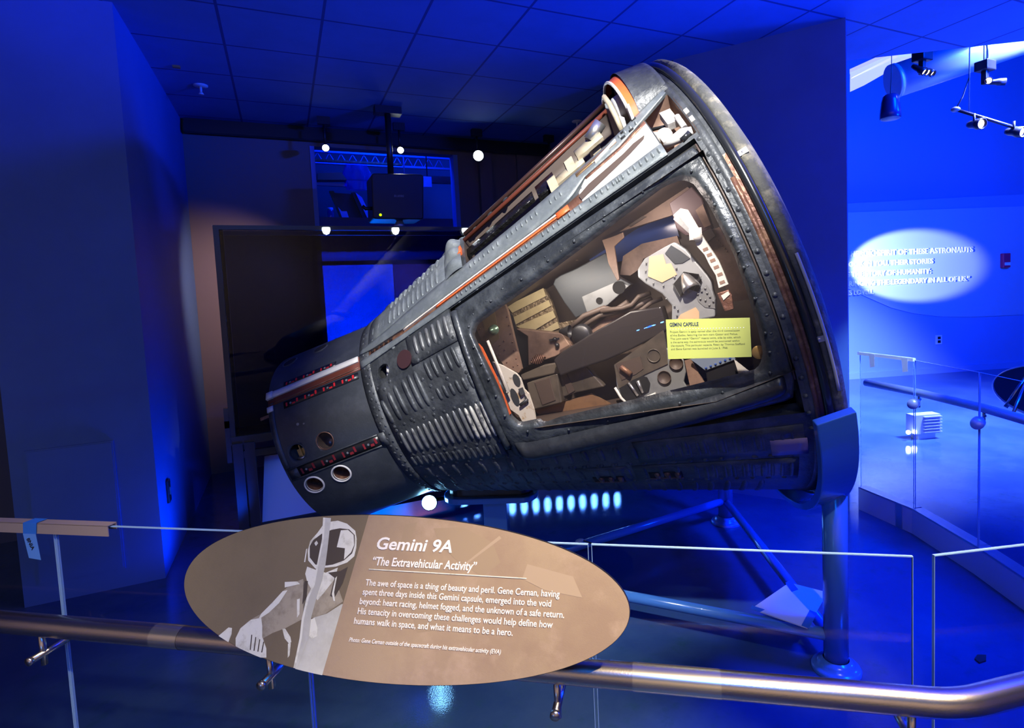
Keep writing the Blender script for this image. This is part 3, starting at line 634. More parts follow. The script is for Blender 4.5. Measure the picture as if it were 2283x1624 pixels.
part('burnished_ribs', mb, M['beadgrey'], label='short row of brighter burnished ribs'); mb = MB()
for k in range(11): bead(mb, .612+.0335*k, 96.8-.35*k, 110.4-.1*k, .025, .016)
part('burnished_ribs', mb, M['beadgrey'], label='row of brighter burnished ribs')
mb = MB()
for k in range(4): bead(mb, .975+.0275*k, 94.2-.3*k, 109.8, .025, .019)
part('bare_metal_ribs', mb, M['beadwhite'], label='ribs worn to pale bare metal')
mb = MB(); patch(mb, .508, .57, -180, 180, .004, 2, 120, .01)
for k in range(30): bolt(mb, .532, 30+k*4.6, .007); bolt(mb, .556, 32+k*4.6, .006)
part('joint_ring', mb, M['hull'])
mb = MB(); disc(mb, .772, 65.8, .044, .008); d_ = part('round_cover', mb, mat('maroon_cover', (.05, .022, .025), .45)); mb = MB(); bolt(mb, .772, 65.8, .012); part('centre_screw', mb, M['white'], d_)
# small round port with fittings
def circ(s, th, r, n=48):
    R_ = rr(s); return [(s + r*cos(2*pi*k/n), th + math.degrees(r*sin(2*pi*k/n)/R_)) for k in range(n)]
def sq(h, n=48):
    """rectangle outline sampled at the same angles as circ"""
    s0, s1, t0, t1 = h; cs, ct = (s0+s1)/2, (t0+t1)/2; o = []
    for k in range(n):
        x, y = cos(2*pi*k/n), sin(2*pi*k/n); m_ = max(abs(x), abs(y)); o.append((cs+(s1-s0)/2*x/m_, ct+(t1-t0)/2*y/m_))
    return o
def port(s, th, r, h, mring, cone=None, ringw=.012, raised=.004, plate=None, depth=.10, mcone=None, tilt=(0, 0)):
    """hole in a skin (rectangular opening h filled by a plate with a round hole), rim ring and inner nozzle"""
    mb = MB(); ringpatch(mb, sq(h), circ(s, th, r), [0, 0, 0]); N = 48; c0 = circ(s, th, r)
    ringpatch(mb, c0, c0, [0, -.015]); pl = part('port_plate', mb, plate or M['nose'])
    mb = MB(); ringpatch(mb, circ(s, th, r+ringw), circ(s, th, r-.001), [0, raised, raised, -.01]); part('port_rim', mb, mring, pl)
    c, g, t, n = frame_at(s, th); ax = (n + g*tilt[0] + t*tilt[1]).normalized()
    mb = MB()
    if cone: mb.lathe([(-.01, r*.96), (-.02, r*.9), (-depth*.6, r*cone*1.3), (-depth, r*cone), (-depth, 0)], c, ax, 28)
    else: mb.lathe([(-.01, r*1.3), (-depth, r*1.3), (-depth, 0)], c, ax, 28)
    part('port_throat', mb, mcone or M['rust'], pl)
    return pl, c, g, t, n
NH = [(.040, .142, 81.5, 94.1), (.190, .292, 81.2, 93.8), (.041, .143, 103.4, 115.2), (.188, .290, 103.2, 114.6)]
M['ring'] = mat('cream_white_ring', (.78, .74, .66), .5)
# ---- nose section
mb = MB(); ss = sorted(set([0, .504] + [h[i] for h in NH for i in (0, 1)] + [.06*k for k in range(8)])); tt = sorted(set([-180+4*k for k in range(91)] + [h[i] for h in NH for i in (2, 3)]))
for i in range(len(ss)-1):
    for j in range(len(tt)-1):
        a_, b_ = (ss[i]+ss[i+1])/2, (tt[j]+tt[j+1])/2
        if any(h[0] < a_ < h[1] and h[2] < b_ < h[3] for h in NH): continue
        mb.add([cp(s, t) for s, t in ((ss[i], tt[j]), (ss[i+1], tt[j]), (ss[i+1], tt[j+1]), (ss[i], tt[j+1]))], [(0, 1, 2, 3)], True)
mb.lathe([(0, RS), (-.004, RS-.004), (-.004, RS-.02), (.05, RS-.03), (.05, 0)], (0, 0, 0), (1, 0, 0), 90)
nose = part('nose_section', mb, M['nose'])
mb = MB(); patch(mb, .002, .03, 52, 95, .002, 1, 14, .003); part('nose_rim', mb, M['hull'])
pl, c, g, t, n = port(.091, 87.8, .040, NH[0], M['hull'], None, .004, .001, depth=.09, mcone=M['blackmetal'])
mb = MB(); R3 = Matrix((g, t, n)).transposed()
mb.box(c - n*.05 + t*.012 + g*.006, (.05, .045, .02), R3); mb.box(c - n*.035 + t*.0 + g*.004, (.006, .06, .012), R3); part('valve_block', mb, M['brass'], pl)
mb = MB(); mb.tube([c - n*.03 + t*.03 + g*.03, c - n*.03 + t*.036, c - n*.03 + t*.03 - g*.02], .008, 8); part('pipe', mb, M['alum'], pl)
port(.241, 87.5, .040, NH[1], M['rust'], .5, .005, .002, depth=.10, mcone=mat('dull_bronze_nozzle', (.20, .15, .13), .35, .6), tilt=(.2, -.2))
port(.092, 109.2, .040, NH[2], M['ring'], .55, .0095, .005, depth=.08, mcone=M['rust'])
port(.239, 108.8, .040, NH[3], M['ring'], .55, .0095, .005, depth=.08, mcone=M['rust'])
for s, th in ((.075, 22), (.25, 20)):
    mb = MB(); ringpatch(mb, circ(s, th, .042), circ(s, th, .034), [.0, .005, .002]); o = part('port_rim', mb, M['hull']); mb = MB(); disc(mb, s, th, .035, .002); part('port_hole', mb, M['gap'], o)
# channel with white seal and the red marked label strips
mb = MB(); patch(mb, .0, .505, 46.9, 56.2, .002, 8, 4, .004); ch = part('seal_channel', mb, M['redbrown'])
mb = MB(); band(mb, [(.012, 47.4), (.5, 46.9)], [(.012, 51.6), (.5, 50.8)], .010, 16, 2, .01); part('white_seal', mb, M['white'], ch)
mb = MB(); patch(mb, -.004, .03, 47.2, 51.8, .014, 2, 2, .02); patch(mb, -.004, .028, 56.6, 60, .006, 2, 2, .02); part('end_fitting', mb, M['white'], ch)
mb = MB(); band(mb, [(.03, 55.2), (.5, 54.2)], [(.03, 55.8), (.5, 54.8)], .006, 16, 1, .006); part('channel_lip', mb, M['rust'], ch)
mb = MB(); c, g, t, n = frame_at(-.02, 61.5); mb.box(c - n*.006, (.06, .016, .004), Matrix((g, t, n)).transposed()); part('brown_tab', mb, M['rust'], ch)
lab = mat('black_label', (.010, .010, .012), .35)
def label_strip(s0, s1, t0, t1, n, seedv, dark=False):
    mb = MB(); patch(mb, s0, s1, t0, t1, .0025, 8, 2, .003); st = part('label_strip', mb, lab)
    mb = MB(); w = (s1-s0)/n; rnd = random.Random(seedv); dt = t1-t0
    for k in range(n):
        a = s0+w*k
        for u0, u1, v0, v1 in ((.12, .21, .25, .8), (.45, .62, .55, .8), (.68, .78, .15, .7)):
            patch(mb, a+w*u0, a+w*u1, t0+dt*v0, t0+dt*v1, .0032, 1, 1)
    part('red_marks', mb, M['red'] if not dark else mat('faded_red_marking', (.22, .015, .02), .5), st)
    for k in range(n):
        mb = MB(); disc(mb, s0+w*k+w*.37, t0+dt*.5, .0055, .0035, 12); part('screw_head', mb, M['grey'], st)
label_strip(.085, .375, 42.9, 46.6, 3, 1)
label_strip(.085, .49, 57.0, 61.2, 4, 2)
label_strip(.06, .50, 95.4, 101.4, 4, 3, True)
mb = MB(); patch(mb, .01, .06, 95.4, 102.3, .003, 1, 2, .004); patch(mb, .01, .505, 94.6, 95.4, .005, 8, 1, .004); patch(mb, .01, .505, 101.4, 102.3, .005, 8, 1, .004); patch(mb, .49, .53, 94.6, 102.3, .006, 1, 2, .006); part('strip_border', mb, M['hull'])
mb = MB(); disc(mb, .14, 73, .007, .003, 12); disc(mb, .17, 74, .004, .003, 12); part('small_plug', mb, M['grey'])
# round port on the cone
c, g, t, n = frame_at(.638, 65.1); cc = circ(.638, 65.1, .034)
mb = MB(); ringpatch(mb, sq(holes[3]), cc, [0, 0, 0]); ringpatch(mb, circ(.638, 65.1, .037), cc, [0, .002, -.006, -.02]); pl = part('port_plate', mb, M['hull'])
mb = MB(); mb.lathe([(-.015, .045), (-.07, .045), (-.07, 0)], c, n, 24); part('port_throat', mb, M['gap'], pl)
mb = MB(); mb.tube([c - n*.025 - t*.03 + g*.012, c - n*.03 + t*.03 - g*.008], .007, 8); mb.ball(c - n*.02 + g*.016 + t*.004, .011); mb.ball(c - n*.02 + g*.02 - t*.01, .008); part('fitting', mb, M['white'], pl)
# ---- strips either side of the orange seam, upper side
mb = MB(); band(mb, [(.512, 51.9), (.6, 52.3), (.80, 54.0), (1.1, 53.8), (1.7, 53.9), (2.132, 53.5)], [(.512, 56.6), (.8, 56.7), (1.1, 57.0), (2.132, 57.1)], .009, 60, 3, .012)
for a, n_ in ((1.12, 7), (1.34, 8), (1.58, 8), (1.81, 6), (1.93, 6), (2.06, 3)):
    for k in range(n_): bead(mb, a+.026*k, 53.9, 55.9, .016, .021, 0, 6, 4)
for k in range(15): bolt(mb, .72+.1*k, 56.3, .0075)
for s in (.58, .66, .74, .9, 1.05, 1.2, 1.4, 1.6, 1.8, 2.0): bolt(mb, s, 53.9, .005)
part('lower_rail_shingle', mb, M['shing'])
mb = MB(); band(mb, [(.512, 44.6), (.70, 44.5), (.82, 43.4), (1.03, 42.6), (1.18, 43.6), (1.6, 43.5), (1.98, 42.2), (2.25, 39.2)], [(.512, 47.0), (.6, 49.6), (.80, 51.4), (1.1, 51.2), (1.6, 51.4), (1.74, 50.2), (1.83, 47.0), (2.0, 46.2), (2.25, 41.4)], .010, 70, 4, .014)
for a, n_ in ((1.22, 7), (1.43, 7), (1.66, 3), (2.02, 4)):
    for k in range(n_): bead(mb, a+.026*k, 45.2 if a < 2 else 42.4, 47.6 if a < 2 else 44.0, .016, .022, 0, 6, 4)
for k in range(13): bolt(mb, .60+.1*k, 49.4 if k else 48, .006)
for s in (.72, .86, 1.0, 1.2, 1.4, 1.6, 1.75): bolt(mb, s, 44.9, .006)
part('upper_rail_shingle', mb, M['shing'])
mb = MB(); band(mb, [(1.80, 43.7), (2.0, 42.9)], [(1.80, 45.2), (2.0, 44.3)], .0125, 8, 1, .01); sl_ = part('rail_slot', mb, M['brown']); mb = MB(); band(mb, [(1.80, 44.4), (1.90, 44.0)], [(1.80, 45.0), (1.90, 44.6)], .0135, 4, 1, .004); part('slot_bracket', mb, M['brass'], sl_)
mb = MB(); band(mb, [(1.89, 44.8), (2.0, 43.2)], [(1.89, 45.6), (2.0, 43.9)], .018, 4, 1, .01); part('slot_seal', mb, M['white'], sl_)
for s, t in ((.60, 51), (.63, 51.2), (.66, 51.6), (.69, 51.9), (.72, 52.3), (2.03, 44.4), (2.07, 44.2), (2.1, 41.3), (2.04, 42.6)): mb = MB(); patch(mb, s-.01, s+.01, t-.35, t+.35, .0125, 1, 1, .002); part('slot_hole', mb, M['gap'])
mb = MB(); band(mb, [(.512, 47.0), (.6, 49.6), (.80, 51.4), (1.1, 51.2), (1.6, 51.4), (1.80, 50.2)], [(.512, 51.9), (.6, 52.3), (.80, 54.0), (1.1, 53.8), (1.7, 53.9), (1.80, 53.9)], .001, 50, 2, .002); sm_ = part('seam_channel', mb, M['rust'])
mb = MB(); band(mb, [(.80, 51.6), (1.1, 51.4), (1.66, 51.7)], [(.80, 52.4), (1.1, 52.0), (1.66, 52.2)], .011, 40, 1, .01); part('cream_seal', mb, M['cream'], sm_)
mb = MB(); band(mb, [(1.0, 52.2), (1.66, 52.3)], [(1.0, 52.9), (1.66, 52.9)], .007, 40, 1, .006); patch(mb, 1.66, 1.72, 51.6, 53.6, .013, 2, 2, .012); part('orange_seal', mb, M['orange'], sm_)
# white plate with the torn dark slot, and dark trough beside it
mb = MB(); band(mb, [(1.78, 50.2), (1.83, 47.2), (2.0, 46.4), (2.128, 44.6)], [(1.78, 53.6), (2.128, 53.4)], .006, 16, 4, .008); wp = part('white_plate', mb, M['white'])
mb = MB()
q = [(2.10, 48.4), (2.09, 49.3), (2.02, 50.4), (1.95, 51.2), (1.86, 52.2), (1.78, 53.0), (1.775, 51.2), (1.83, 50.0), (1.9, 49.6), (2.0, 49.0), (2.05, 48.3)]
mb.add([cp(s, t, .0085) for s, t in q], tess([(s, t*.02) for s, t in q]), False); part('torn_slot', mb, M['brown_dark'], wp)
mb = MB(); band(mb, [(1.83, 47.0), (2.0, 46.2), (2.128, 44.2)], [(1.83, 47.9), (2.0, 47.1), (2.128, 45.4)], .008, 10, 1, .006); part('dark_trough', mb, M['rust'], wp)
# upper ribbed shingle by the silhouette
mb = MB(); patch(mb, .575, 1.10, 19, 44.2, .006, 8, 10, .012)
for k in range(11): bead(mb, .715+.031*k, 29.5, 41.8, .024, .016); bead(mb, .715+.031*k, 19.5, 28, .024, .018)
for k in range(3): bead(mb, .60+.035*k, 31, 40.5, .02, .009)
for k in range(7): bolt(mb, .60+.07*k, 43, .007)
disc(mb, .655, 43.0, .018, .004)
part('ribbed_shingle', mb, M['shing'])
mb = MB()
mb.grid(lambda a, b: cp(1.08+.10*a, 22+22*b, .012+.05*sin(pi*a)*abs(sin(3*pi*b+.4))*(.4+.6*(1-b))), 10, 24); bt = part('torn_edge', mb, M['shing'])
mb = MB(); patch(mb, 1.165, 1.185, 30, 35, .018, 1, 3, .02); patch(mb, 1.135, 1.155, 38.5, 41, .02, 1, 2, .02); part('orange_edge', mb, M['orange'], bt)
# ---- open equipment bay on the upper side
b0, b1, u0, u1, dp = 1.2, 2.12, 12, 42.5, .15
mb = MB()
mb.grid(lambda a, b: cp(b0+(b1-b0)*a, u0+(u1-u0)*b, -dp), 16, 10)
for t in (u0, u1): mb.grid(lambda a, b: cp(b0+(b1-b0)*a, t, -dp*b), 16, 2)
for s in (b0, b1): mb.grid(lambda a, b: cp(s, u0+(u1-u0)*a, -dp*b), 10, 2)
bay = part('equipment_bay', mb, M['brown_dark'])
mb = MB(); mb.tube([cp(1.2, 24, .0), cp(1.7, 23, -.005), cp(2.12, 22, -.01)], .011, 10); part('brown_rail', mb, M['redbrown'], bay)
mb = MB(); mb.tube([cp(1.2, 17, .008), cp(2.2, 14, .008)], .012, 10); part('far_rail', mb, mat('dark_rail', (.06,.03,.025), .35, .3), bay)
mb = MB(); patch(mb, 1.2, 1.6, 28, 34, -.03, 8, 3, .02); patch(mb, 1.62, 1.72, 29, 38, -.02, 3, 3, .02); part('black_foil', mb, mat('crumpled_black_foil', (.012, .012, .012), .25, .3, bump=(25, 1.0)), bay)
def plate(q, th0, dt, m, nm, par):
    """upright web: (s, off) outline at angle th0"""
    mb = MB(); mb.prism(q, lambda u, v, w: cp(u, th0 + w, v), -dt, dt); return part(nm, mb, m, par)
bm_ = mat('beige_bracket', (.42, .36, .25), .5, .1, noise=(18, (.28, .24, .17), .5, .7))
def fin(s, pts, thick, m, nm):
    """web standing across the body: (th, off) outline at station s"""
    mb = MB(); mb.prism(pts, lambda u, v, w: cp(s+w, u, v), -thick, thick); return part(nm, mb, m, bay)
fb = fin(2.055, [(27, -.12), (26.5, .05), (29, .075), (33, .06), (37, .02), (39, -.02), (39, -.12)], .006, mat('drilled_brown_web', (.15, .11, .085), .5), 'curved_web')
mb = MB(); mb.tube([cp(2.05, 26.5, .05), cp(2.05, 29, .078), cp(2.05, 33, .064), cp(2.05, 37, .022), cp(2.05, 39, -.02)], .012, 8); part('web_flange', mb, bm_, fb)
for s, a in ((1.93, 30), (1.80, 33), (1.70, 35)):
    fin(s, [(a, -.12), (a, .0), (a+3, .02), (a+7, -.01), (a+8, -.12)], .02, bm_, 'beige_bracket')
mb = MB(); mb.tube([cp(1.92, 34, .005), cp(1.99, 33, .025)], .028, 16); part('hinge_barrel', mb, M['alum'], bay)
mb = MB(); patch(mb, 1.72, 1.86, 36.5, 40.5, -.005, 3, 2, .02); patch(mb, 1.84, 1.97, 33, 38, .008, 3, 2, .015); part('beige_shelf', mb, bm_, bay)
# fairing over the round well beside the base
mb = MB()
def hood(a, b):
    th = 12 + 28*b; e = sin(pi*b)**.6; s = 2.135 + .135*a
    return cp(s, th, .004 + (.105 - .055*a)*e*(1 if a > 0 else 1))
mb.grid(hood, 8, 24); mb.grid(lambda a, b: cp(2.27, 12+28*b, .004+.05*sin(pi*b)**.6*(1-a)), 1, 24)
hd = part('well_fairing', mb, M['hull'])
mb = MB(); mb.grid(lambda a, b: cp(2.10+.04*a, 12+28*b, .0+(.095)*sin(pi*b)**.6), 2, 24); part('orange_band', mb, M['orange'], hd)
mb = MB(); mb.tube([cp(2.10, 12+28*k/24, .0+.095*sin(pi*k/24)**.6) for k in range(25)], .007, 8); mb.box(cp(2.10, 40, .03), (.012, .012, .07)); part('white_rim', mb, M['white'], hd)
mb = MB(); mb.grid(lambda a, b: cp(2.14, 12+28*b, -.1+(.19)*sin(pi*b)**.6*a), 4, 24); part('well_back', mb, M['brown_dark'], hd)
mb = MB(); mb.lathe([(0, .0), (0, .075), (.03, .082), (.1, .085)], cp(2.085, 27.5, -.035), (1, 0, 0), 20); mb.box(cp(2.08, 33, -.045), (.02, .08, .05), Matrix.Rotation(.4, 3, 'X')); part('white_canister', mb, mat('peeling_white', (.6, .6, .6), .6, noise=(22, (.08, .07, .07), .60, .66)), hd)
# rectangular well with the white mechanism
h = holes[2]
mb = MB(); mb.grid(lambda a, b: cp(h[0]+(h[1]-h[0])*a, h[2]+(h[3]-h[2])*b, -.11), 3, 6)
for t in h[2:]: mb.grid(lambda a, b: cp(h[0]+(h[1]-h[0])*a, t, -.11*b), 3, 2)
for s in h[:2]: mb.grid(lambda a, b: cp(s, h[2]+(h[3]-h[2])*a, -.11*b), 6, 2)
wl = part('equipment_well', mb, M['brown'])
mb = MB(); mb.tube([cp(2.15, 53.5, -.02), cp(2.18, 54.3, -.005), cp(2.215, 54.6, -.005), cp(2.25, 54.9, -.01)], [.014, .02, .026, .016], 12); mb.tube([cp(2.14, 48, -.03), cp(2.155, 50, -.02), cp(2.16, 53.5, -.02)], .012, 10); part('mechanism_arm', mb, M['white'], wl)
mb = MB(); mb.ball(cp(2.17, 50, -.04), (.035, .035, .035)); mb.box(cp(2.215, 47, -.03), (.045, .09, .03), Matrix.Rotation(rad(48), 3, 'X')); mb.tube([cp(2.235, 49, -.01), cp(2.235, 53, -.012)], .012, 10); part('white_canister', mb, mat('chalky_white', (.5, .48, .44), .7, noise=(30, (.25, .22, .2), .55, .7)), wl)
mb = MB(); mb.tube([cp(2.14, 44, -.05), cp(2.2, 46, -.06), cp(2.17, 49, -.07), cp(2.2, 52, -.06)], .008, 8); mb.tube([cp(2.2, 56, .0), cp(2.235, 55.4, .0)], .014, 8); part('dark_tubing', mb, M['rubber'], wl)
mb = MB(); patch(mb, 2.259, 2.272, 44, 57, .003, 1, 6, .002); part('brown_border', mb, M['rust'], wl)
mb = MB(); patch(mb, 2.258, 2.273, 49.5, 51.0, .006, 1, 1, .003); patch(mb, 2.258, 2.273, 52.2, 53.7, .006, 1, 1, .003); part('pale_tabs', mb, M['cream'], wl)
# ---- base ring, tube and heat shield
mb = MB(); mb.lathe([(2.255, rr(2.255)), (2.262, rr(2.262)+.004), (2.285, rr(2.285)+.004), (2.285, rr(2.285)-.02)], (0, 0, 0), (1, 0, 0), 140)
for k in range(16): bolt(mb, 2.252, 58+4.2*k, .006)
part('base_ring', mb, M['hull'])
mb = MB(); patch(mb, 2.284, 2.300, -180, 64, .0, 1, 90); patch(mb, 2.284, 2.300, 124, 180, .0, 1, 24); part('rim_step', mb, M['hull'])
mb = MB(); patch(mb, 2.284, 2.300, 64, 124, .0, 1, 40); patch(mb, 2.270, 2.287, 69, 122, .006, 1, 24, .004); part('rust_band', mb, M['rust'])
mb = MB(); mb.tube([V((2.315, -(rr(2.315)+.004)*sin(2*pi*k/150), (rr(2.315)+.004)*cos(2*pi*k/150))) for k in range(150)], .017, 12, closed=True); part('rim_tube', mb, M['rubber'])
mb = MB(); mb.lathe([(2.325, 1.10), (2.330, 1.140), (2.338, 1.150), (2.362, 1.151), (2.385, 1.135), (2.42, 1.06), (2.47, .85), (2.51, .55), (2.53, .25), (2.535, 0)], (0, 0, 0), (1, 0, 0), 140); part('heat_shield', mb, M['ablator'])
for s, th in ((2.345, 65.8), (2.335, 101.4)):
    c, g, t, n = frame_at(s, th); mb = MB(); mb.box(c + n*.004, (.035, .022, .008), Matrix((g, t, n)).transposed()); mb.lathe([(.008, .005), (.011, 0)], c, n, 10); part('rim_clip', mb, M['alum'])
mb = MB(); mb.tube([V((2.352, -1.158*sin(rad(k)), 1.158*cos(rad(k)))) for k in range(86, 113, 2)], .006, 8); part('rim_cable', mb, M['white'])
# ---- hatch: frame with window opening, sill bulge, acrylic pane
op = [(1.14, 71.1), (1.173, 68.2), (1.263, 67.4), (1.63, 64.9), (1.92, 63.1), (2.075, 62.3), (2.139, 63.2), (2.166, 65.2), (2.179, 70.8), (2.185, 82.4), (2.173, 95.5), (2.163, 101.9), (2.144, 104.1), (2.125, 105.1), (1.822, 105.9), (1.362, 107.2), (1.287, 108.2), (1.277, 106.3), (1.185, 106.3), (1.166, 102.9), (1.16, 87.5)]
def resamp(P, n, x0=1.66, y0=85):
    """outline points at n equal directions seen from the hatch centre"""
    o = []
    for k in range(n):
        a = 2*pi*k/n; dx, dy = cos(a)*.55, sin(a)*24; best = None
        for i in range(len(P)):
            ax_, ay = P[i][0]-x0, P[i][1]-y0; bx, by = P[(i+1) % len(P)][0]-x0, P[(i+1) % len(P)][1]-y0
            ex, ey = bx-ax_, by-ay; det = dx*(-ey)+ex*dy
            if abs(det) < 1e-9: continue
            t = (ax_*(-ey)+ex*ay)/det; u = (dx*ay-dy*ax_)/det
            if t > 0 and -1e-6 <= u <= 1+1e-6 and (best is None or t > best): best = t
        o.append((x0+dx*best, y0+dy*best))
    return o
outer = [(1.082, 62), (1.085, 58.6), (1.4, 58.7), (1.8, 58.8), (2.222, 59.0), (2.224, 62), (2.226, 85), (2.228, 108), (2.21, 112.6), (1.95, 114.8), (1.5, 118.5), (1.13, 121.5), (1.09, 119), (1.092, 112), (1.098, 95), (1.094, 78)]
NO = 200
A_, B_ = resamp(op, NO), resamp(outer, NO)
mid = [(a[0]*.5+b[0]*.5, a[1]*.5+b[1]*.5) for a, b in zip(A_, B_)]
rnd = random.Random(3)
mb = MB()
ringpatch(mb, A_, B_, [-.02, .006, .014, .016, .015, .014, .013, .012, .014, .004])
ringpatch(mb, B_, B_, [.004, -.05])
for k in range(0, NO, 8):
    a, b = A_[k], B_[k]; s, t = a[0]*.72+b[0]*.28, a[1]*.72+b[1]*.28
    c, g, tt_, n = frame_at(s, t); mb.ball(c + n*.015, .0065, 8, 6)
for k in range(0, NO, 4):
    a, b = A_[k], B_[k]
    if b[1] < 66 or b[0] > 2.2:
        f = .35+.4*rnd.random(); s, t = a[0]*f+b[0]*(1-f), a[1]*f+b[1]*(1-f); c, g, tt_, n = frame_at(s, t); mb.ball(c + n*.011, (.005+.005*rnd.random(), .006, .005), 8, 6)
part('hatch_frame', mb, M['frame'])
# rounded sill along the lower side and up the forward corner
mb = MB()
ln = [(1.115, 116.0, 3.8), (1.18, 117.0, 4.2), (1.3, 116.3, 4.0), (1.616, 113.6, 3.2), (1.967, 110.6, 2.7), (2.13, 109.2, 2.5), (2.20, 108.2, 2.2)]
def sill(a, b):
    x = a*(len(ln)-1); i = min(int(x), len(ln)-2); f = x-i
    s, t, w = [ln[i][k]*(1-f)+ln[i+1][k]*f for k in range(3)]
    e = min(1, a*14, (1-a)*14)**.5
    return cp(s, t+(2*b-1)*w, -.002 + .06*e*max(0, 1-(2*b-1)**2)**.55)
mb.grid(sill, 50, 12); part('hatch_sill', mb, M['sill'])
mb = MB(); mb.tube([cp(1.085, 60+k*2.6, .008) for k in range(22)], .017, 10); part('forward_seal', mb, M['frame'])
mb = MB(); band(mb, [(1.066, 57.2), (2.238, 57.2)], [(1.066, 60), (2.238, 60)], -.03, 20, 1, .0); mb.grid(lambda a, b: cp(2.215+.03*a, 57+55*b, -.03), 1, 20); mb.grid(lambda a, b: cp(1.06+.04*a, 57+60*b, -.03), 1, 20); part('seam_shade_strip', mb, M['gap'])  # dark strip behind the seam, its shade put into the colour
mb = MB(); mb.tube([cp(2.232, 58.5+2*k, -.004) for k in range(26)], .004, 6); part('gasket_edge', mb, M['brown_dark'])
mb = MB()
NP = [(1.66, 85)]*NO
ringpatch(mb, [(a[0]+(1.66-a[0])*-.01, a[1]+(85-a[1])*-.01) for a in A_], NP, [.004]*9)
hw = part('hatch_window', mb, M['plexi'])
if sum(p.normal.dot(V((-.335, -.937, .098)))*p.area for p in hw.data.polygons) < 0: hw.data.flip_normals()
# yellow card stuck to the window
HP, EU, ET, EN = V((1.65, -.893, .094)), V((.94207, -.33359, .03506)), V((0, .10453, .99452)), V((-.33543, -.93691, .09847))
def hf(u, v, w): return HP + EU*u + ET*v + EN*w
c4 = [hf(*p, .03) for p in ((.262, -.088), (.534, -.188), (.49, -.317), (.215, -.226))]
def yc(x, y, w): return (c4[3]*(1-x)+c4[2]*x)*(1-y) + (c4[0]*(1-x)+c4[1]*x)*y + EN*w
mb = MB(); mb.add([yc(x, y, w) for w in (-.002, .002) for x, y in ((0, 0), (1, 0), (1, 1), (0, 1))], [(3, 2, 1, 0), (4, 5, 6, 7), (0, 1, 5, 4), (1, 2, 6, 5), (2, 3, 7, 6), (3, 0, 4, 7)], False)
yl = part('yellow_card', mb, M['yellow'], label='yellow information card on the window')
lt = lettering('GEMINI CAPSULE', None, None, lambda a, b, c: yc(.045+a, .825+b, .003), .355, .095, .02); part('heading', lt, M['ink'], yl)
mb = MB()
for i, (tx, w) in enumerate((('Project Gemini is aptly named after the third constellation', .835), ('of the Zodiac, featuring the twin stars Castor and Pollux.', .81), ('The Latin word “Gemini” means twins, side by side, which', .84), ('is the same way the astronauts would be positioned within', .825), ('the capsule. This particular capsule, flown by Thomas Stafford', .885), ('and Gene Cernan was launched on June 3, 1966.', .69))):
    l_ = lettering(tx, None, None, lambda a, b, c: yc(.045+a, .665-.087*i+b, .003), w, .05, .0); mb.add(l_.v, l_.f, False)
part('body_text', mb, M['inkgrey'], yl)
mb = MB()
for k in range(26):
    q = [yc(.05+.035*k+.006*cos(a), .755+.012*sin(a), .003) for a in (0, 1.05, 2.1, 3.14, 4.2, 5.24)]; mb.add(q, [tuple(range(6))], False)
part('dotted_rule', mb, M['signwhite'], yl)
# ---- cockpit interior behind the window
def hp(q, dep, th, m, nm, par=None, bevel=0, label=None):
    mb = MB(); mb.prism(q, hf, -dep-th, -dep); return part(nm, mb, m, par, bevel, label)
lin = [(-.71, -.27), (-.71, .25), (.60, .43), (.60, -.42), (.30, -.44)]
mb = MB()
mb.add([hf(u, v, -.66) for u, v in lin], [tuple(range(5))], False)
for i in range(5):
    a, b = lin[i], lin[(i+1) % 5]; mb.add([hf(*a, -.05), hf(*b, -.05), hf(*b, -.66), hf(*a, -.66)], [(0, 1, 2, 3)], False)
cab = part('cabin_liner', mb, M['brown_dark'])
hp([(-.12, .366), (.103, .371), (.339, .363), (.322, .249), (.034, .255), (-.132, .285)], .62, .02, M['navy'], 'far_window', cab)
hp([(.023, .186), (.07, .26), (.173, .276), (.333, .242), (.33, .192), (.207, .208), (.154, .21), (.116, .173), (.067, .163)], .5, .03, M['brown'], 'brown_panel', cab)
o = hp([(-.107, .397), (.45, .43), (.475, .384), (.36, .327), (.032, .373), (-.137, .328)], .45, .03, M['brown'], 'upper_panel', cab)
hp([(.13, .40), (.2, .405), (.25, .37), (.17, .36)], .44, .012, M['brown_dark'], 'latch_plate', o)
hp([(.046, .345), (.097, .339), (.148, .336), (.143, .313), (.088, .296), (.053, .15), (.04, .151), (.033, .239), (.044, .298)], .35, .012, M['brown'], 'bracket', cab, .003)
sf = hp([(-.278, .266), (-.26, .285), (-.228, .291), (-.141, .289), (.021, .298), (.031, .175), (.077, .116), (-.064, .071), (-.178, .077), (-.234, .074), (-.26, .166)], .42, .05, M['greydark'], 'far_seat', cab, .012)
hp([(-.165, .155), (.02, .155), (.07, .115), (-.06, .072), (-.17, .08)], .413, .006, M['grey'], 'seat_flange', sf, .004)
mb = MB(); mb.lathe([(0, 0), (.002, .03)], hf(.02, .125, -.411), EN, 20); mb.lathe([(0, 0), (.002, .016)], hf(-.09, .105, -.411), EN, 16); part('lightening_hole', mb, M['gap'], sf)
fo = hp([(-.594, .276), (-.361, .276), (-.352, .201), (-.361, .09), (-.265, .072), (-.362, .035), (-.466, .085), (-.589, .151)], .5, .02, M['foil'], 'foil_blanket', cab)
for q in ([(-.584, .274), (-.361, .279), (-.363, .237), (-.57, .23)], [(-.575, .207), (-.358, .214), (-.358, .183), (-.579, .168)], [(-.575, .157), (-.357, .157), (-.357, .121), (-.49, .104), (-.548, .132)], [(-.461, .086), (-.357, .098), (-.358, .065), (-.422, .066)]):
    hp(q, .488, .006, M['stripe'], 'tape_stripe', fo)
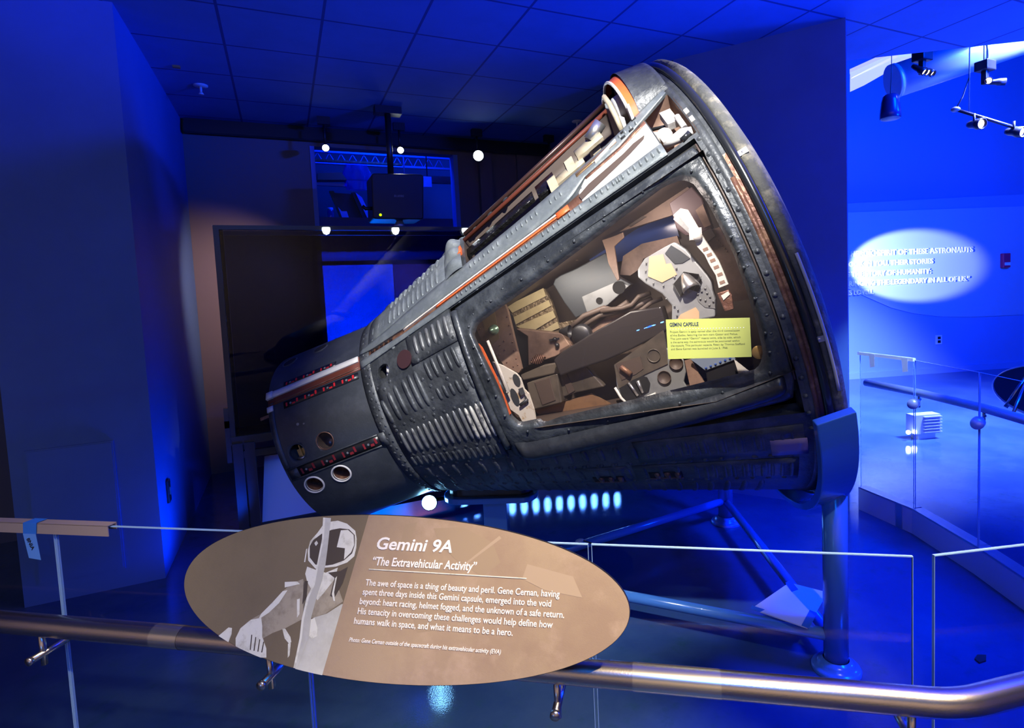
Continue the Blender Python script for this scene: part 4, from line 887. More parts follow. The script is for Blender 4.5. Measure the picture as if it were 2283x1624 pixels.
bh = hp([(-.688, .215), (-.662, .237), (-.498, .259), (-.496, .231), (-.54, -.055), (-.561, -.068), (-.62, -.013), (-.656, .119), (-.69, .151)], .3, .02, M['brown'], 'bulkhead', cab)
mb = MB(); mb.lathe([(0, .026), (.004, .024), (.006, .017), (.03, .017), (.036, .008), (.04, .006), (.045, 0)], hf(-.6, .169, -.3), EN, 20); part('green_knob', mb, M['green'], bh)
mb = MB()
for u, v in [(-.67, .2), (-.66, .14), (-.64, .1), (-.62, .05), (-.60, .0), (-.575, -.03), (-.55, -.03), (-.545, .0), (-.54, .04), (-.53, .08), (-.525, .12), (-.515, .16), (-.508, .2), (-.6, .09), (-.585, .06), (-.57, .1)]: mb.ball(hf(u, v, -.299), .0035, 6, 4)
part('rivets', mb, M['rust'], bh)
hp([(-.64, .245), (-.56, .25), (-.59, .12), (-.66, .1)], .299, .002, mat('tan_stain', (.20, .14, .07), .5), 'stained_patch', bh)
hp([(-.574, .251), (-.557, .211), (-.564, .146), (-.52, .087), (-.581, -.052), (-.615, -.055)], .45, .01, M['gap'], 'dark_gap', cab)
cs = hp([(-.549, .142), (-.329, .032), (-.309, -.049), (-.408, -.058), (-.56, -.05), (-.505, .085)], .42, .05, M['brown'], 'side_console', cab, .004)
mb = MB()
for k in range(9): mb.tube([hf(-.535+.01*k, -.04+.024*sin(pi*(k+.5)/9), -.415), hf(-.535+.01*k, -.04-.024*sin(pi*(k+.5)/9), -.415)], .004, 6)
part('round_grille', mb, M['rust'], cs)
mb = MB(); mb.box(hf(-.375, .02, -.415), (.05, .008, .01), Matrix.Rotation(.2, 3, 'Y'))
for v in (-.0, .03): mb.ball(hf(-.37, v-.012, -.41), .012, 10, 6)
part('console_switch', mb, M['black'], cs)
mb = MB(); mb.tube([hf(-.552, .117, -.12), hf(-.549, -.02, -.12), hf(-.546, -.131, -.12), hf(-.556, -.131, -.12)], .0065, 12); part('white_handle', mb, M['white'], cab)
ib = hp([(-.593, .023), (-.553, -.009), (-.5, -.066), (-.489, -.095), (-.492, -.145), (-.479, -.171), (-.481, -.208), (-.483, -.245), (-.493, -.289), (-.558, -.285), (-.565, -.245), (-.593, -.21), (-.591, -.116), (-.597, -.041)], .16, .012, mat('stained_white_board', (.62, .58, .50), .6, noise=(26, (.42, .27, .12), .55, .68), mix2=(18, (.2, .2, .2), .62, .7)), 'instrument_board', cab)
for (u, v, a, b) in ((-.508, -.096, .017, .03), (-.548, -.164, .018, .042), (-.497, -.19, .006, .02)):
    mb = MB(); mb.add([hf(u+a*cos(2*pi*k/20), v+b*sin(2*pi*k/20), -.157) for k in range(20)], [tuple(range(20))], False); part('gauge_hole', mb, M['greydark'], ib)
mb = MB(); mb.tube([hf(-.53, -.205, -.145), hf(-.485, -.193, -.145)], .007, 8); mb.tube([hf(-.59, -.05, -.14), hf(-.575, -.13, -.14)], .008, 8); mb.box(hf(-.50, -.15, -.15), (.02, .015, .03)); part('connector', mb, M['greydark'], ib)
hp([(-.548, .113), (-.538, .09), (-.524, -.052), (-.524, -.219), (-.536, -.225), (-.552, -.066), (-.554, .024)], .03, .006, M['orange'], 'orange_edge', cab)
ss_ = hp([(-.577, -.079), (-.444, -.076), (-.299, -.102), (-.252, -.123), (-.194, -.269), (-.335, -.251), (-.421, -.249), (-.395, -.134), (-.57, -.109)], .33, .04, M['olive'], 'seat_side', cab, .006)
hp([(-.37, -.13), (-.345, -.12), (-.335, -.24), (-.37, -.245)], .325, .006, M['brown_dark'], 'seat_strip', ss_)
sb = hp([(-.542, -.126), (-.374, -.138), (-.406, -.269), (-.558, -.255), (-.552, -.172)], .3, .06, M['olive'], 'seat_box', cab, .006)
hp([(-.50, -.135), (-.415, -.14), (-.43, -.25), (-.505, -.25)], .295, .006, M['brown_dark'], 'box_lid', sb, .003)
hp([(-.583, -.267), (-.439, -.272), (-.283, -.28), (-.187, -.381), (-.412, -.357), (-.539, -.353), (-.564, -.318)], .36, .02, mat('copper_brown_floor', (.34, .19, .10), .35, .4, noise=(7, (.2, .12, .07), .45, .7)), 'floor_panel', cab)
ar = hp([(-.355, -.073), (-.294, -.05), (-.101, -.02), (.067, .0), (.196, -.03), (.185, -.128), (.153, -.139), (.009, -.153), (-.117, -.159), (-.289, -.151), (-.352, -.151)], .27, .09, mat('dark_glossy_arm', (.028, .024, .024), .25), 'seat_arm', cab, .02)
sr = hp([(-.079, -.187), (-.035, -.178), (.175, -.125), (.16, -.2), (.207, -.269), (.197, -.318), (.173, -.353), (.179, -.388), (.045, -.38), (-.106, -.374), (-.108, -.284)], .24, .012, M['grey'], 'seat_rail', cab, .004)
hp([(-.079, -.187), (-.035, -.178), (.175, -.125), (.16, -.2), (.14, -.262), (.04, -.27), (-.10, -.29)], .234, .005, M['olive'], 'rail_face', sr)
for (u, v) in ((.099, -.21), (.106, -.309), (.175, -.27)):
    mb = MB(); mb.lathe([(0, .027), (.003, .029), (.003, .026), (-.004, .025), (-.004, 0)], hf(u, v, -.232), EN, 24); part('lightening_hole', mb, M['olive'] if v > -.25 else M['brown_dark'], sr)
for q, m_ in (([(-.095, -.291), (-.028, -.276), (.02, -.273), (.037, -.285), (.04, -.313), (.022, -.34), (-.016, -.348), (-.076, -.355), (-.099, -.334)], M['gap']), ([(-.069, -.186), (.044, -.193), (.036, -.247), (-.003, -.257), (-.072, -.261)], M['brown_dark'])):
    o = hp(q, .231, .003, m_, 'rail_slot', sr)
mb = MB(); mb.tube([hf(-.045, -.28, -.225), hf(-.028, -.345, -.225)], .006, 8); mb.tube([hf(-.005, -.285, -.225), hf(-.003, -.34, -.225)], [.009, .006], 8); part('piston_rod', mb, M['alum'], sr)
mb = MB(); mb.tube([hf(-.11, -.28, -.225), hf(-.10, -.33, -.22), hf(-.085, -.36, -.22), hf(-.02, -.365, -.22), hf(.05, -.36, -.22)], .006, 8); part('white_bead', mb, M['white'], sr)
mb = MB(); mb.tube([hf(-.05, -.205, -.22), hf(-.02, -.25, -.22)], .012, 8); part('spring', mb, M['rust'], sr)
hp([(.213, -.272), (.238, -.274), (.255, -.39), (.192, -.388)], .22, .012, M['brown'], 'pedestal', cab)
# ejection seat head with rocket horn
hpoly = [(.157, .12), (.168, .15), (.212, .18), (.305, .19), (.352, .192), (.382, .144), (.409, .054), (.428, -.011), (.417, -.049), (.413, -.085), (.387, -.151), (.211, -.12), (.244, -.044), (.225, .016), (.176, .083)]
hd_ = hp(hpoly, .25, .07, mat('pale_grey_seat', (.30, .315, .32), .45, .2, noise=(8, (.24, .25, .255), .45, .7)), 'seat_head', cab, .006)
hp([(.199, .106), (.235, .178), (.291, .165), (.287, .123), (.307, .118), (.312, .065), (.244, .059)], .246, .004, M['tan'], 'tan_plate', hd_)
hp([(.243, -.106), (.264, -.091), (.331, -.086), (.337, -.108), (.327, -.135)], .246, .004, M['tan'], 'tan_plate', hd_)
hp([(.30, .165), (.335, .185), (.36, .15), (.385, .105), (.35, .1), (.32, .11)], .246, .004, M['greydark'], 'dark_plate', hd_)
hp([(.285, .036), (.341, .066), (.392, .034), (.393, -.003), (.364, -.034), (.333, -.008), (.29, -.026)], .247, .003, M['gap'], 'horn_recess', hd_)
mb = MB(); mb.lathe([(-.03, .008), (-.026, .014), (0, .026), (.03, .036), (.045, .038), (.046, .033), (.02, .025), (.02, 0)], hf(.343, .03, -.235), (ET*-1 + EN*.25 + EU*.12), 28); part('rocket_horn', mb, M['alum'], hd_)
mb = MB()
for q in (((.285, .036), (.292, -.024)), ((.341, .066), (.392, .034)), ((.292, -.024), (.34, .02)), ((.35, -.02), (.40, .02))): mb.add([hf(*q[0], -.245), hf(*q[1], -.245), hf(*q[1], -.225), hf(*q[0], -.225)], [(0, 1, 2, 3)], False)
part('horn_rib', mb, M['grey'], hd_)
hp([(.35, -.035), (.405, -.02), (.412, -.07), (.40, -.12), (.365, -.10), (.35, -.07)], .247, .003, M['grey'], 'riveted_plate', hd_)
mb = MB()
for u, v in ((.36, -.04), (.378, -.036), (.395, -.03), (.362, -.062), (.395, -.05), (.40, -.068), (.378, -.075), (.405, -.09), (.385, -.098), (.19, .1), (.2, .13), (.215, .16), (.245, .045), (.21, .07), (.32, .09), (.30, .06), (.235, -.01), (.255, -.05), (.262, -.07), (.25, -.09)): mb.ball(hf(u, v, -.243), .0045, 8, 5)
part('rivets', mb, M['grey'], hd_)
mb = MB(); pts = [(.452, .165), (.455, .131), (.466, .09), (.471, .05), (.475, .0), (.47, -.05)]
L2 = [hf(u, v, -.18) for u, v in pts]
wv = []
for i, p in enumerate(L2):
    w = .016+.003*(i % 2)
    wv += [p - EU*w, p + EU*w, p + EU*w - EN*.03, p - EU*w - EN*.03]
mb.add(wv, [(i*4+k, i*4+(k+1) % 4, (i+1)*4+(k+1) % 4, (i+1)*4+k) for i in range(5) for k in range(4)] + [(0, 1, 2, 3), (20, 21, 22, 23)], False); hz = part('white_harness', mb, M['white'], cab)
mb = MB()
for i in range(8):
    f = (i+.5)/8*5; j = int(f); p = L2[j].lerp(L2[j+1], f-j) + EN*.0015
    if i > 1: mb.add([p - EU*.010 - ET*.006, p + EU*.010 - ET*.006, p + EU*.010 + ET*.006, p - EU*.010 + ET*.006], [(0, 1, 2, 3)], False)
part('harness_slot', mb, M['brown'], hz)
mb = MB(); mb.box(hf(.449, .178, -.175), (.045, .02, .045), Matrix.Rotation(.3, 3, 'Y')); mb.ball(hf(.452, .165, -.17), .02, 10, 8); part('harness_buckle', mb, M['white'], hz)
st = hp([(.395, .285), (.431, .298), (.455, .28), (.466, .194), (.434, .186)], .2, .01, M['cream'], 'cream_strap', cab)
hp([(.39, .27), (.41, .285), (.438, .19), (.428, .185)], .195, .008, M['grey'], 'strap_tube', st)
tb = hp([(.384, .355), (.493, .376), (.512, .314), (.505, .188), (.454, .183), (.396, .202), (.371, .245)], .3, .06, mat('plum_brown_box', (.10, .06, .065), .45), 'top_box', cab, .006)
hp([(.47, .28), (.505, .29), (.503, .2), (.475, .2)], .295, .006, M['brown'], 'box_bracket', tb)
hp([(.43, .18), (.50, .185), (.505, .15), (.45, .135)], .27, .03, M['brown_dark'], 'box_foot', tb)
sp_ = hp([(.46, .18), (.53, .179), (.555, -.106), (.55, -.14), (.464, -.12), (.457, .033)], .3, .02, M['brown'], 'side_panel', cab)
mb = MB()
for k in range(7): mb.ball(hf(.497+.004*k, .16-.014*k, -.298), .004, 6, 4)
part('rivets', mb, M['rust'], sp_)
bk = hp([(.438, -.066), (.483, -.069), (.487, -.093), (.473, -.146), (.439, -.143), (.439, -.117)], .17, .02, M['rust'], 'red_buckle', cab, .004)
hp([(.45, -.08), (.48, -.075), (.482, -.088), (.452, -.1)], .165, .006, M['cream'], 'buckle_tab', bk)
for nm, dep, q, r in (('dark_pipe', .36, [(-.241, .04), (-.169, .065), (-.064, .062), (-.023, .032), (.048, .046)], .013), ('dark_pipe', .35, [(-.081, .055), (.016, .03), (.063, .027), (.105, .048), (.158, .043)], .011), ('dark_pipe', .34, [(.01, -.023), (.083, -.014), (.145, .003), (.198, .002)], .010), ('dark_pipe', .37, [(-.2, .02), (-.1, .04), (.05, .01), (.15, .02)], .012)):
    mb = MB(); mb.tube([hf(u, v, -dep) for u, v in q], r, 10); part(nm, mb, M['brown_dark'], cab)
hp([(-.2, .0), (-.05, .03), (.05, .0), (.13, -.02), (.1, -.06), (-.05, -.06), (-.22, -.07)], .4, .02, M['brown'], 'centre_pedestal', cab, .004)
mb = MB(); mb.lathe([(0, .05), (.02, .048), (.03, .04), (.03, 0)], hf(-.205, -.012, -.35), EN, 24); mb.lathe([(-.02, .03), (.03, .008), (.03, 0)], hf(-.262, .03, -.31), (EU*-1 + ET*.4), 16); part('hand_controller', mb, M['black'], cab)
lb = hp([(.279, -.337), (.403, -.334), (.394, -.402), (.267, -.39)], .2, .05, M['black'], 'black_box', cab, .004)
lp = hp([(.244, -.272), (.409, -.30), (.405, -.33), (.282, -.333)], .19, .012, mat('slate_blue_plate', (.16, .20, .27), .4), 'slate_plate', cab)
mb = MB()
for k in range(6): mb.ball(hf(.288+.02*k, -.325+.001*k, -.188), .005, 8, 5)
part('plate_bolt', mb, M['navy'], lp)
hp([(.406, -.325), (.445, -.394), (.400, -.395)], .15, .008, M['white'], 'white_gusset', cab)
mb = MB(); mb.lathe([(0, .0), (.004, .02), (0, .026)], hf(.5, -.33, -.15), EN, 20); part('brass_ring', mb, M['brass'], cab)
# unseen fill lamps added inside the cabin to brighten the cockpit
lamp('AREA', 'cabin_fill_light', CM @ hf(-.15, .24, -.16), CM @ hf(-.2, -.02, -.6), 3.5, (1.0, .93, .84), .5, sy=.04)
lamp('AREA', 'cabin_fill_light', CM @ hf(.30, .36, -.13), CM @ hf(.40, .15, -.35), 2.2, (1.0, .9, .84), .25, sy=.04)
# ============================================================ display stand of the capsule
def pipe(a, b, r, n=20): m = MB(); m.tube([a, b], r, n); return m
t = thing('display_stand', 'blue painted steel stand with posts, braces and saddle carrying the capsule', 'stand', (1.9, 2.3, 0))
PA, PB, PC = V((2.115, 1.69, 0)), V((2.80, 3.14, 0)), V((1.01, 2.99, 0))
def flange(p, r):
    m = MB(); m.lathe([(0, r*1.9), (.012, r*1.9), (.02, r*1.75), (.022, r*1.45), (.035, r*1.42), (.045, r*1.15), (.05, r)], p, (0, 0, 1), 32); return m
pa = mk('post', pipe(PA, PA + V((0, 0, .98)), .051, 28), M['stand'], t); mk('base_flange', flange(PA, .054), M['stand'], pa)
pb = mk('post', pipe(PB, PB + V((0, 0, 1.05)), .052, 28), M['stand'], t); mk('base_flange', flange(PB, .055), M['stand'], pb)
mb = MB(); mb.box((PC.x, PC.y, .29), (.13, .11, .58), Matrix.Rotation(rad(-28), 3, 'Z')); pc = mk('column', mb, M['stand'], t, bevel=.006)
mb = MB(); mb.box((PC.x, PC.y, .008), (.3, .26, .016), Matrix.Rotation(rad(-28), 3, 'Z')); mk('base_plate', mb, M['stand'], pc)
mk('brace', pipe(PB + V((0, 0, .16)), PC + V((0, 0, .16)), .027), M['stand'], t)
mk('brace', pipe(PB + V((0, 0, .16)), PA + V((0, 0, .12)), .027), M['stand'], t)
mk('brace', pipe(PA + V((0, 0, .15)), PC + V((0, 0, .15)), .027), M['stand'], t)
# cradle under the nose end
R = Matrix.Rotation(rad(-27.8), 3, 'Z'); c = V((.99, 3.005, .602))
mb = MB()
n = 20; L, Wd = .165, .10
pl_ = [(L*(1 if cos(2*pi*k/n) > 0 else -1) + Wd*cos(2*pi*k/n), Wd*sin(2*pi*k/n)*1.2) for k in range(n)]
mb.prism(pl_, lambda u, v, w: c + R @ V((u, v, w)), -.016, .016); mk('cradle_plate', mb, M['stand'], t, bevel=.006)
mb = MB(); mb.prism([(x*.9, y*.7) for x, y in pl_], lambda u, v, w: c + R @ V((u, v, w)), .016, .056); mk('cradle_pad', mb, M['rubber'], t)
# curved saddle around the base rim: capsule axis frame
def CW(s, th, r): return CN + CX*s + CY*(-r*sin(rad(th))) + CZ*(r*cos(rad(th)))
mb = MB()
def sad(a, b):
    th = 115.5 + 129*a
    k = b*4 % 4
    q = [(2.232, 1.172), (2.375, 1.178), (2.375, 1.213), (2.232, 1.207), (2.232, 1.172)]
    i = min(int(b*4+1e-6), 3); f = b*4-i
    return CW(q[i][0]*(1-f)+q[i+1][0]*f, th, q[i][1]*(1-f)+q[i+1][1]*f)
mb.grid(sad, 60, 4, sm=False)
for th in (115.5, 244.5): mb.add([CW(2.232, th, 1.172), CW(2.375, th, 1.178), CW(2.375, th, 1.213), CW(2.232, th, 1.207)], [(0, 1, 2, 3)], False)
mk('saddle', mb, M['stand'], t, bevel=.004)
# blue floor spotlight by the cradle, and LED bar behind
P0 = V((.672, 3.16, .565))
t = thing('led_spotlight', 'small blazing blue spotlight clamped beside the nose cradle', 'spotlight', P0)
mb = MB(); mb.lathe([(-.07, 0), (-.07, .022), (0, .046), (0, .040), (-.01, .036)], P0, (-.35, -.85, .1), 18); mk('housing', mb, M['blackmetal'], t)
mb = MB(); mb.lathe([(.001, 0), (.001, .041)], P0, (-.35, -.85, .1), 18); mk('lens', mb, M['led_cyan'], t)
mb = MB(); mb.tube([P0 + V((.03, .06, -.01)), V((.86, 3.08, .6))], .012, 8); mk('arm', mb, M['blackmetal'], t)
lamp('SPOT', 'led_spotlight_beam', P0 + V((-.04, -.05, .0)), (-.9, 4.4, .7), 60, (0.0, 0.06, 1.0), .02, 110, .8)
B0, B1 = V((1.38, 5.19, .3)), V((2.86, 4.65, .3)); dd = (B1-B0).normalized(); nn = V((dd.y, -dd.x, 0)); RB = Matrix(((dd.x, -dd.y, 0), (dd.y, dd.x, 0), (0, 0, 1)))
t = thing('led_bar', 'long blue LED wash bar on the floor behind the capsule', 'light bar', (B0+B1)/2 - V((0, 0, .3)))
mb = MB(); mb.box((B0+B1)/2 + V((0, .03, 0)), (1.66, .07, .08), RB); mk('housing', mb, M['blackmetal'], t)
for k in (-.7, .7):
    mb = MB(); mb.box((B0+B1)/2 + dd*k + V((0, .03, -.17)), (.04, .05, .27), RB); mk('foot', mb, M['blackmetal'], t)
for k in range(14):
    P0 = B0.lerp(B1, (k+.5)/14) + nn*.01
    mb = MB(); mb.lathe([(-.002, 0), (-.002, .026)], P0, nn, 14); mk('led_lens', mb, M['led_cyan'], t)
    lamp('SPOT', 'led_bar_beam', P0 + nn*.02, P0 + nn*1.2 + V((0, 0, -.5)), 2.2, (0.0, .09, 1.0), .022, 110, .6)
    mb = MB(); mb.lathe([(-.01, .028), (.05, .028), (.05, .031), (-.01, .031)], P0, nn, 14); mk('added_snoot', mb, M['blackmetal'], t)  # tube added to keep the LED from mirroring in the right glass
for nm, A0, A1, lb in (('led_bar', V((-2.13, -.11, .445)), V((-1.98, -.33, .535)), 'blue LED wash bar on the visitor side of the railing'),):
    fc = V((.85, .43, .30)).normalized(); q = (A1-A0).normalized(); fc = (fc - q*fc.dot(q)).normalized(); w_ = q.cross(fc); RB = Matrix((q, fc, w_)).transposed()
    t = thing(nm, lb, 'light bar', V(((A0.x+A1.x)/2, (A0.y+A1.y)/2, 0)))
    mb = MB(); mb.box((A0+A1)/2 - fc*.04, ((A1-A0).length+.14, .07, .08), RB); mk('housing', mb, M['blackmetal'], t)
    mb = MB(); c_ = (A0+A1)/2 - fc*.05; mb.tube([c_, V((c_.x, c_.y, 0))], .02, 10); mb.lathe([(0, 0), (0, .12), (.012, .12), (.014, 0)], (c_.x, c_.y, 0), (0, 0, 1), 20); mk('floor_stand', mb, M['blackmetal'], t)
    for k in range(4):
        P0 = A0.lerp(A1, k/3)
        mb = MB(); mb.lathe([(-.004, 0), (-.004, .022)], P0, fc, 14); mk('led_lens', mb, M['led_strong'], t)
    lamp('SPOT', 'led_bar_beam', (A0+A1)/2 + fc*.03, V((.9, 2.6, .9)), 10, (0.0, .07, 1.0), .03, 50, .8)
# ============================================================ front barrier
def at2(x, y, z): return V((x, y, z))
ru = V((.809, -.588, 0)); rb_ = V((.588, .809, 0))        # along the rail, towards the exhibit
RA, RB_, RC = V((-1.715, 2.643, .93)), V((1.085, .606, .93)), V((2.435, .32, .93))
G0 = V((-.719, 1.994, 0)); gk = V((1.117, .693, 0)); gdir = (gk-G0).normalized(); gn = V((-gdir.y, gdir.x, 0))
gd2 = V((.95, -.29, 0)).normalized(); gn2 = V((.29, .95, 0)).normalized()
t = thing('handrail', 'brushed steel handrail bending at right in front of glass barrier', 'handrail', (0, 1.3, .93))
RR = .0265
mb = MB(); bend = [RA, RA.lerp(RB_, .5)] + [RB_ + (RA-RB_).normalized()*.1*(1-k/6)**1 if k < 6 else RB_ for k in range(7)][:1]
pts = [RA, RA.lerp(RB_, .4), RA.lerp(RB_, .8)]
p0, p2 = RB_ + (RA-RB_).normalized()*.05, RB_ + (RC-RB_).normalized()*.05
pts += [(1-k/6)**2*p0 + 2*(k/6)*(1-k/6)*RB_ + (k/6)**2*p2 for k in range(7)] + [RC]
mb.tube(pts, RR, 32); mk('tube', mb, M['steel'], t)
for f0, f1 in ((.475, .60), (.885, .965)):
    pass
def onrail(x): 
    k = (x-RA.x)/(RB_.x-RA.x); return RA.lerp(RB_, k)
for xa, xb in ((-.335, -.272), (.60, .74)):
    mb = MB(); mb.tube([onrail(xa), onrail(xb)], RR+.0006, 32, cap=False); o = mk('joint_sleeve', mb, M['steel_polished'], t); o['label'] = 'brighter polished steel sleeve'
for x in (-.62, -.085, .47, 1.02):
    p = onrail(x); m_ = p + V((0, 0, -.075))
    mb = MB(); mb.tube([p + V((0, 0, -.02)), p + V((0, 0, -.105))], .0075, 12); b = mk('bracket_pin', mb, M['steel'], t)
    mb = MB(); mb.tube([m_ - gn*.03, m_ + gn*.115], .009, 14); mb.lathe([(0, 0), (0, .0105), (-.008, .0105), (-.009, 0)], m_ - gn*.03, gn, 16); mk('bracket_arm', mb, M['steel'], b)
    mb = MB(); mb.lathe([(0, 0), (0, .02), (.012, .02), (.014, 0)], m_ + gn*.105, gn, 18); mk('glass_clamp', mb, M['steel'], b)
joints = [-1.2, -.587, .0, .575, 1.105]
TOPZ = 1.17
labs = ['clear glass barrier pane at left under the tan channel', 'clear glass barrier pane left of the oval sign', 'clear glass barrier pane behind the oval sign', 'clear glass barrier pane right of the oval sign before blue post']
def pane(P, Q, label, gnv, z0=.03, top=TOPZ, pale=None):
    P = V(P); Q = V(Q); dv = (Q-P).normalized(); P = P + dv*.0035; Q = Q - dv*.0035; L = (Q-P).length
    fr = lambda u, v, w: P + dv*u + gnv*w + V((0, 0, v))
    t = thing('glass_pane', label, 'glass pane', P.lerp(Q, .5) + V((0, 0, z0)), 'glass panes of the barriers')
    mb = MB(); e = .001
    mb.prism([(e, z0), (L-e, z0), (L-e, top-e), (e, top-e)], fr, -.003, .003); mk('sheet', mb, M['glass'], t)
    mb = MB(); mb.prism([(0, top-e), (L, top-e), (L, top+e), (0, top+e)], fr, -.0032, .0032)
    for u in (0, L-e): mb.prism([(u, z0), (u+e, z0), (u+e, top), (u, top)], fr, -.0032, .0032)
    mk('polished_edge', mb, M['edge'], t); return fr
gp = lambda x: G0 + gdir*((x-G0.x)/gdir.x)
for k in range(4): pane(gp(joints[k]), gp(joints[k+1]), labs[k], gn)
pane(gk + gd2*.02, gk + gd2*.9, 'clear glass barrier pane at lower right past the corner', gn2)
mb = MB()
for a_, b_ in ((gp(-1.9), gk), (gk, gk + gd2*1.0)):
    dv = (b_-a_).normalized(); nv = V((-dv.y, dv.x, 0)); mb.prism([(0, -.05), ((b_-a_).length, -.05), ((b_-a_).length, .05), (0, .05)], lambda u, v, w: a_ + dv*u + nv*v + V((0, 0, w)), 0, .035)
o = mk('barrier_shoe', mb, M['alum']); tag(o, 'low metal shoe along the floor holding the front glass panes', 'glass base')
# tan channel on the left pane with its blue tape tag
t = thing('edge_channel', 'tan metal channel capping the left glass pane', 'channel', gp(-.8) + V((0, 0, TOPZ)))
L0 = gp(-1.6); L1 = gp(-.44); Lc = (L1-L0).length
frc = lambda u, v, w: L0 + gdir*u + gn*w + V((0, 0, TOPZ+v))
mb = MB(); mb.prism([(0, .004), (Lc, .004), (Lc, .0065), (0, .0065)], frc, -.013, .013); mb.prism([(0, -.022), (Lc, -.022), (Lc, .006), (0, .006)], frc, -.013, -.0105); mb.prism([(0, -.012), (Lc, -.012), (Lc, .006), (0, .006)], frc, .0105, .013); mk('profile', mb, M['channel'], t)
t = thing('paper_tag', 'blue tape tag with upside down lettering hanging on tan channel', 'tag', gp(-.70) + V((0, 0, TOPZ)))
uc = (gp(-.64)-L0).dot(gdir)
mb = MB(); mb.prism([(uc-.021, -.023), (uc+.021, -.023), (uc+.026, .007), (uc-.018, .007)], frc, -.0152, -.0142); mb.prism([(uc-.018, .007), (uc+.024, .007), (uc+.026, .008), (uc-.016, .008)], frc, -.015, .014); mk('tape', mb, M['tape'], t)
mb = MB(); mb.prism([(uc-.02, -.022), (uc+.021, -.022), (uc+.029, -.092), (uc-.009, -.088)], frc, -.0165, -.0155); pt = mk('paper_strip', mb, mat('blue_tag_paper', (.10, .28, .72), .6), t)
a0 = rad(-65)
lt = lettering('8NIA', None, None, lambda a, b, c: frc(uc-.010+a*cos(a0)-b*sin(a0), -.036+a*sin(a0)+b*cos(a0), -.017), .034, .012, .03); mk('lettering', lt, M['black'], pt)
# ---------------- oval reading sign
K = .9764
SO = V((0, 0, CAMH)) + (V((.164, 1.277, 1.069))-V((0, 0, CAMH)))*K
su, sv, sn = V((.809, -.588, 0)).normalized(), V((.201, .277, .94)).normalized(), None
sn = su.cross(sv)
if sn.y > 0: sn = -sn
def sg(u, v, w): return SO + su*(u*K) + sv*(v*K) + sn*w
t = thing('information_sign', 'tan oval information sign with astronaut photo mounted on handrail', 'sign', SO - sv*.17)
co = [1.005, -.016, .005, .004, -.009, .008, .008, -.004, -.002]
out = []
for k in range(120):
    p = -2*pi*k/120
    r = co[0] + sum(co[2*j-1]*cos(j*p) + co[2*j]*sin(j*p) for j in (1, 2, 3, 4))
    out.append((.011+.529*r*cos(p), -.001+.172*r*sin(p)))
mb = MB(); mb.prism(out, sg, -.012, -.0004); mk('backing', mb, M['black'], t)
def clip(poly, f):
    """keep the part of poly where f(u,v) >= 0"""
    r = []
    for i in range(len(poly)):
        a, b = poly[i], poly[(i+1) % len(poly)]; fa, fb = f(*a), f(*b)
        if fa >= 0: r.append(a)
        if (fa < 0) != (fb < 0):
            k = fa/(fa-fb); r.append((a[0]+(b[0]-a[0])*k, a[1]+(b[1]-a[1])*k))
    return r
def side(u, v): return u - (-.0975 + (v)*.0709/.3357)      # >0: right of the slanted photo edge
def inell(poly):
    q = poly
    for i in range(len(out)):
        a, b = out[i], out[(i+1) % len(out)]
        cx, cy = b[0]-a[0], b[1]-a[1]
        q = clip(q, lambda u, v: -(cx*(v-a[1]) - cy*(u-a[0])))
        if len(q) < 3: return q
    return q
def flat(polys, w, m, name, par):
    o = None
    for p in polys:
        p = inell(p)
        if len(p) > 2:
            mb = MB(); mb.add([sg(u, v, w) for u, v in p], tess(p), False); o = mk(name, mb, m, par)
    return o
rim = [(u*.998+.00002, v*.994) for u, v in out]
flat([clip(rim, side)], .0004, M['signbrown'], 'text_field', t)
ph = flat([clip(rim, lambda u, v: -side(u, v))], .0004, M['signolive'], 'photo_print', t)
L_ = lambda q: clip(q, lambda u, v: -side(u, v))
white = [(-.171, -.0554), (-.1394, -.0451), (-.1068, -.0242), (-.09, -.02), (-.1343, -.18), (-.2005, -.18), (-.1999, -.16), (-.1799, -.0976)]
arm = [(-.2092, .0238), (-.2339, .0138), (-.2573, -.0049), (-.2795, -.0299), (-.3043, -.0551), (-.3333, -.0719), (-.3539, -.0903), (-.3608, -.1098), (-.3567, -.1306), (-.3203, -.1406), (-.2907, -.1446), (-.2752, -.1435), (-.2785, -.1251), (-.29, -.1051), (-.2685, -.0931), (-.2367, -.0806), (-.1962, -.0591), (-.1928, -.0143)]
glove = [(-.3028, -.0636), (-.3284, -.0694), (-.3517, -.088), (-.3608, -.1098), (-.3571, -.1286), (-.3233, -.1387), (-.2907, -.1446), (-.2752, -.1435), (-.2785, -.1251), (-.293, -.1032), (-.2971, -.0802)]
chest = [(-.2085, .0195), (-.1773, .0211), (-.1292, .0278), (-.1026, -.0177), (-.1419, -.0452), (-.171, -.0554), (-.1962, -.0591)]
neck = [(-.2028, .0504), (-.1809, .0449), (-.1541, .0396), (-.1248, .0519), (-.1292, .0278), (-.153, -.0035), (-.1662, -.0192), (-.1977, .0178), (-.2056, .0349)]
helmet = [(-.1568, .1509), (-.1387, .1538), (-.1142, .1478), (-.0915, .1329), (-.0854, .1153), (-.0842, .0954), (-.0871, .0777), (-.1032, .0638), (-.1302, .0538), (-.1556, .0505), (-.1812, .0471), (-.2022, .0637), (-.2065, .0836), (-.2034, .1062), (-.1875, .1249), (-.1766, .1412)]
visor = [(-.1516, .133), (-.1311, .1371), (-.1074, .1357), (-.0916, .1239), (-.0888, .1018), (-.093, .084), (-.1115, .0678), (-.1385, .0578), (-.1563, .0548), (-.1825, .0558), (-.1992, .0705), (-.203, .0949), (-.1958, .1087), (-.1766, .123)]
earth = [(-.1279, .1327), (-.1099, .1345), (-.0942, .1238), (-.0901, .1018), (-.0958, .0861), (-.1117, .07), (-.1124, .0942), (-.1333, .0956)]
